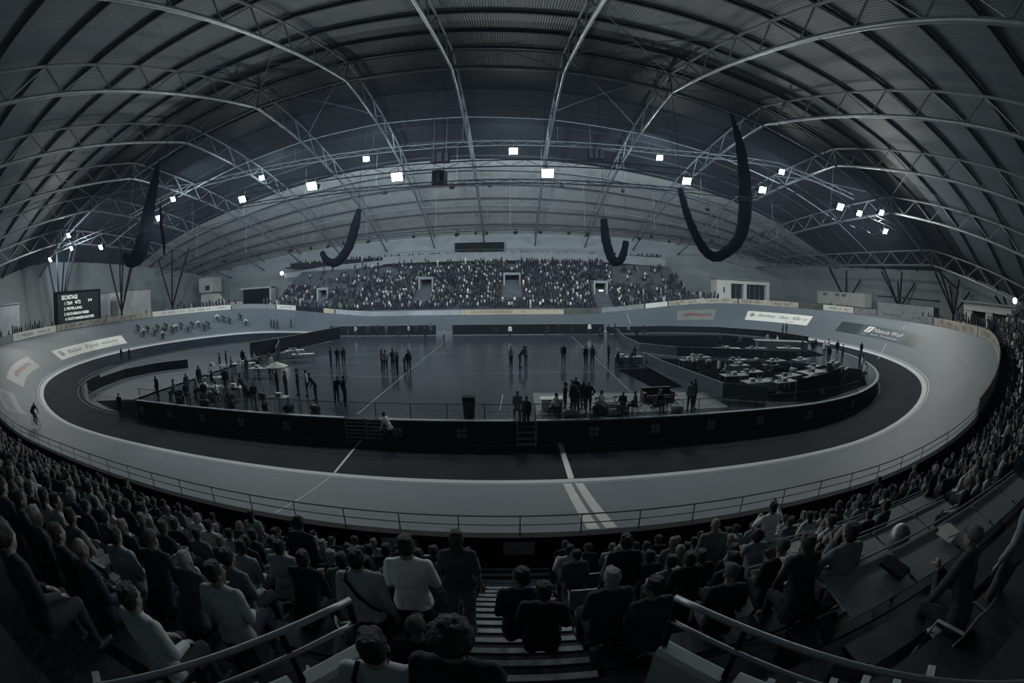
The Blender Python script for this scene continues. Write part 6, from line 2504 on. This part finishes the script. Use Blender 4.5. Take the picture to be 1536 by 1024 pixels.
o = empty('rubbish_bin', (-2.1, 20.95, ZF), 0, 'tall dark rubbish bin behind the wall railing left of court centre', 'bin')
MB().tube([(0, 0, 0), (0, 0, 1.0)], [0.26, 0.33], 4).build('body', MT['black'], o)
MB().box((0, 0, 1.04), (0.62, 0.62, 0.08)).build('lid', MT['black'], o)
o = empty('sofa', (8.3, 23.3, ZF), 0.05, 'dark reddish sofa-like bench standing on the pale mat', 'sofa')
RB = mat('dark_red_leather', (0.05, 0.02, 0.02), 0.6)
MB().box((0, 0, 0.22), (1.7, 0.6, 0.36)).build('seat', RB, o)
MB().box((0, 0.32, 0.45), (1.8, 0.16, 0.6)).build('backrest', RB, o)
for s in (-1, 1):
    MB().box((s * 0.88, 0, 0.3), (0.14, 0.7, 0.56)).build('armrest', RB, o)
o = empty('parasol_table', (-14.5, 23.9, ZF), 0, 'round pale parasol standing among people left of the court', 'parasol')
mb = MB()
n = 12
mb.v = [(0, 0, 2.25)] + [(0.75 * math.cos(2 * PI * i / n), 0.75 * math.sin(2 * PI * i / n), 1.95) for i in range(n)] + [(0, 0, 2.20)] + [(0.75 * math.cos(2 * PI * i / n), 0.75 * math.sin(2 * PI * i / n), 1.90) for i in range(n)]
mb.f = [(0, 1 + i, 1 + (i + 1) % n) for i in range(n)] + [(n + 1, n + 2 + (i + 1) % n, n + 2 + i) for i in range(n)] + [(1 + i, n + 2 + i, n + 2 + (i + 1) % n, 1 + (i + 1) % n) for i in range(n)]
mb.mi = [0] * len(mb.f)
mb.build('canopy', MT['paper'], o)
MB().tube([(0, 0, 0), (0, 0, 2.2)], 0.02, 6).build('pole', MT['steel'], o)
o = empty('platform_box', (2.1, 22.2, ZF), 0, 'pale low box behind the wall beside the steps', 'box')
MB().box((0, 0, 0.3), (1.1, 0.6, 0.6)).box((0, 0, 0.62), (1.2, 0.7, 0.05)).build('body', MT['paper'], o)
o = empty('supply_cover', (5.1, 21.6, ZF), 0, 'pale covered heap behind the railing right of the huddle', 'cover')
MB().sphere((0, 0, 0.2), (1.0, 0.4, 0.3), 14, 8).build('sheet', MT['cloth'], o, True)
o = empty('podium', (29.5, 40.5, ZF), -0.3, 'long pale banner-fronted podium in the far right pits', 'podium')
MB().box((0, 0, 0.55), (6.5, 0.3, 1.1)).build('front', MT['cloth'], o)
MB().box((0, 0.6, 1.1), (6.6, 1.4, 0.06)).build('top', MT['plastic'], o)
mb = MB()
pts = [(0.9 * math.cos(a), 0.42 * math.sin(a)) for a in [PI * 1.08 + PI * 0.86 * k / 14 for k in range(15)]]
mb.tube([(22.8 + x, 33.3 + y * 1.6, ZF + 0.03) for x, y in pts], 0.05, 5)
tag(mb.build('curved_tube', MT['paper']), 'white curved tube lying on the black pit carpet', 'tube')
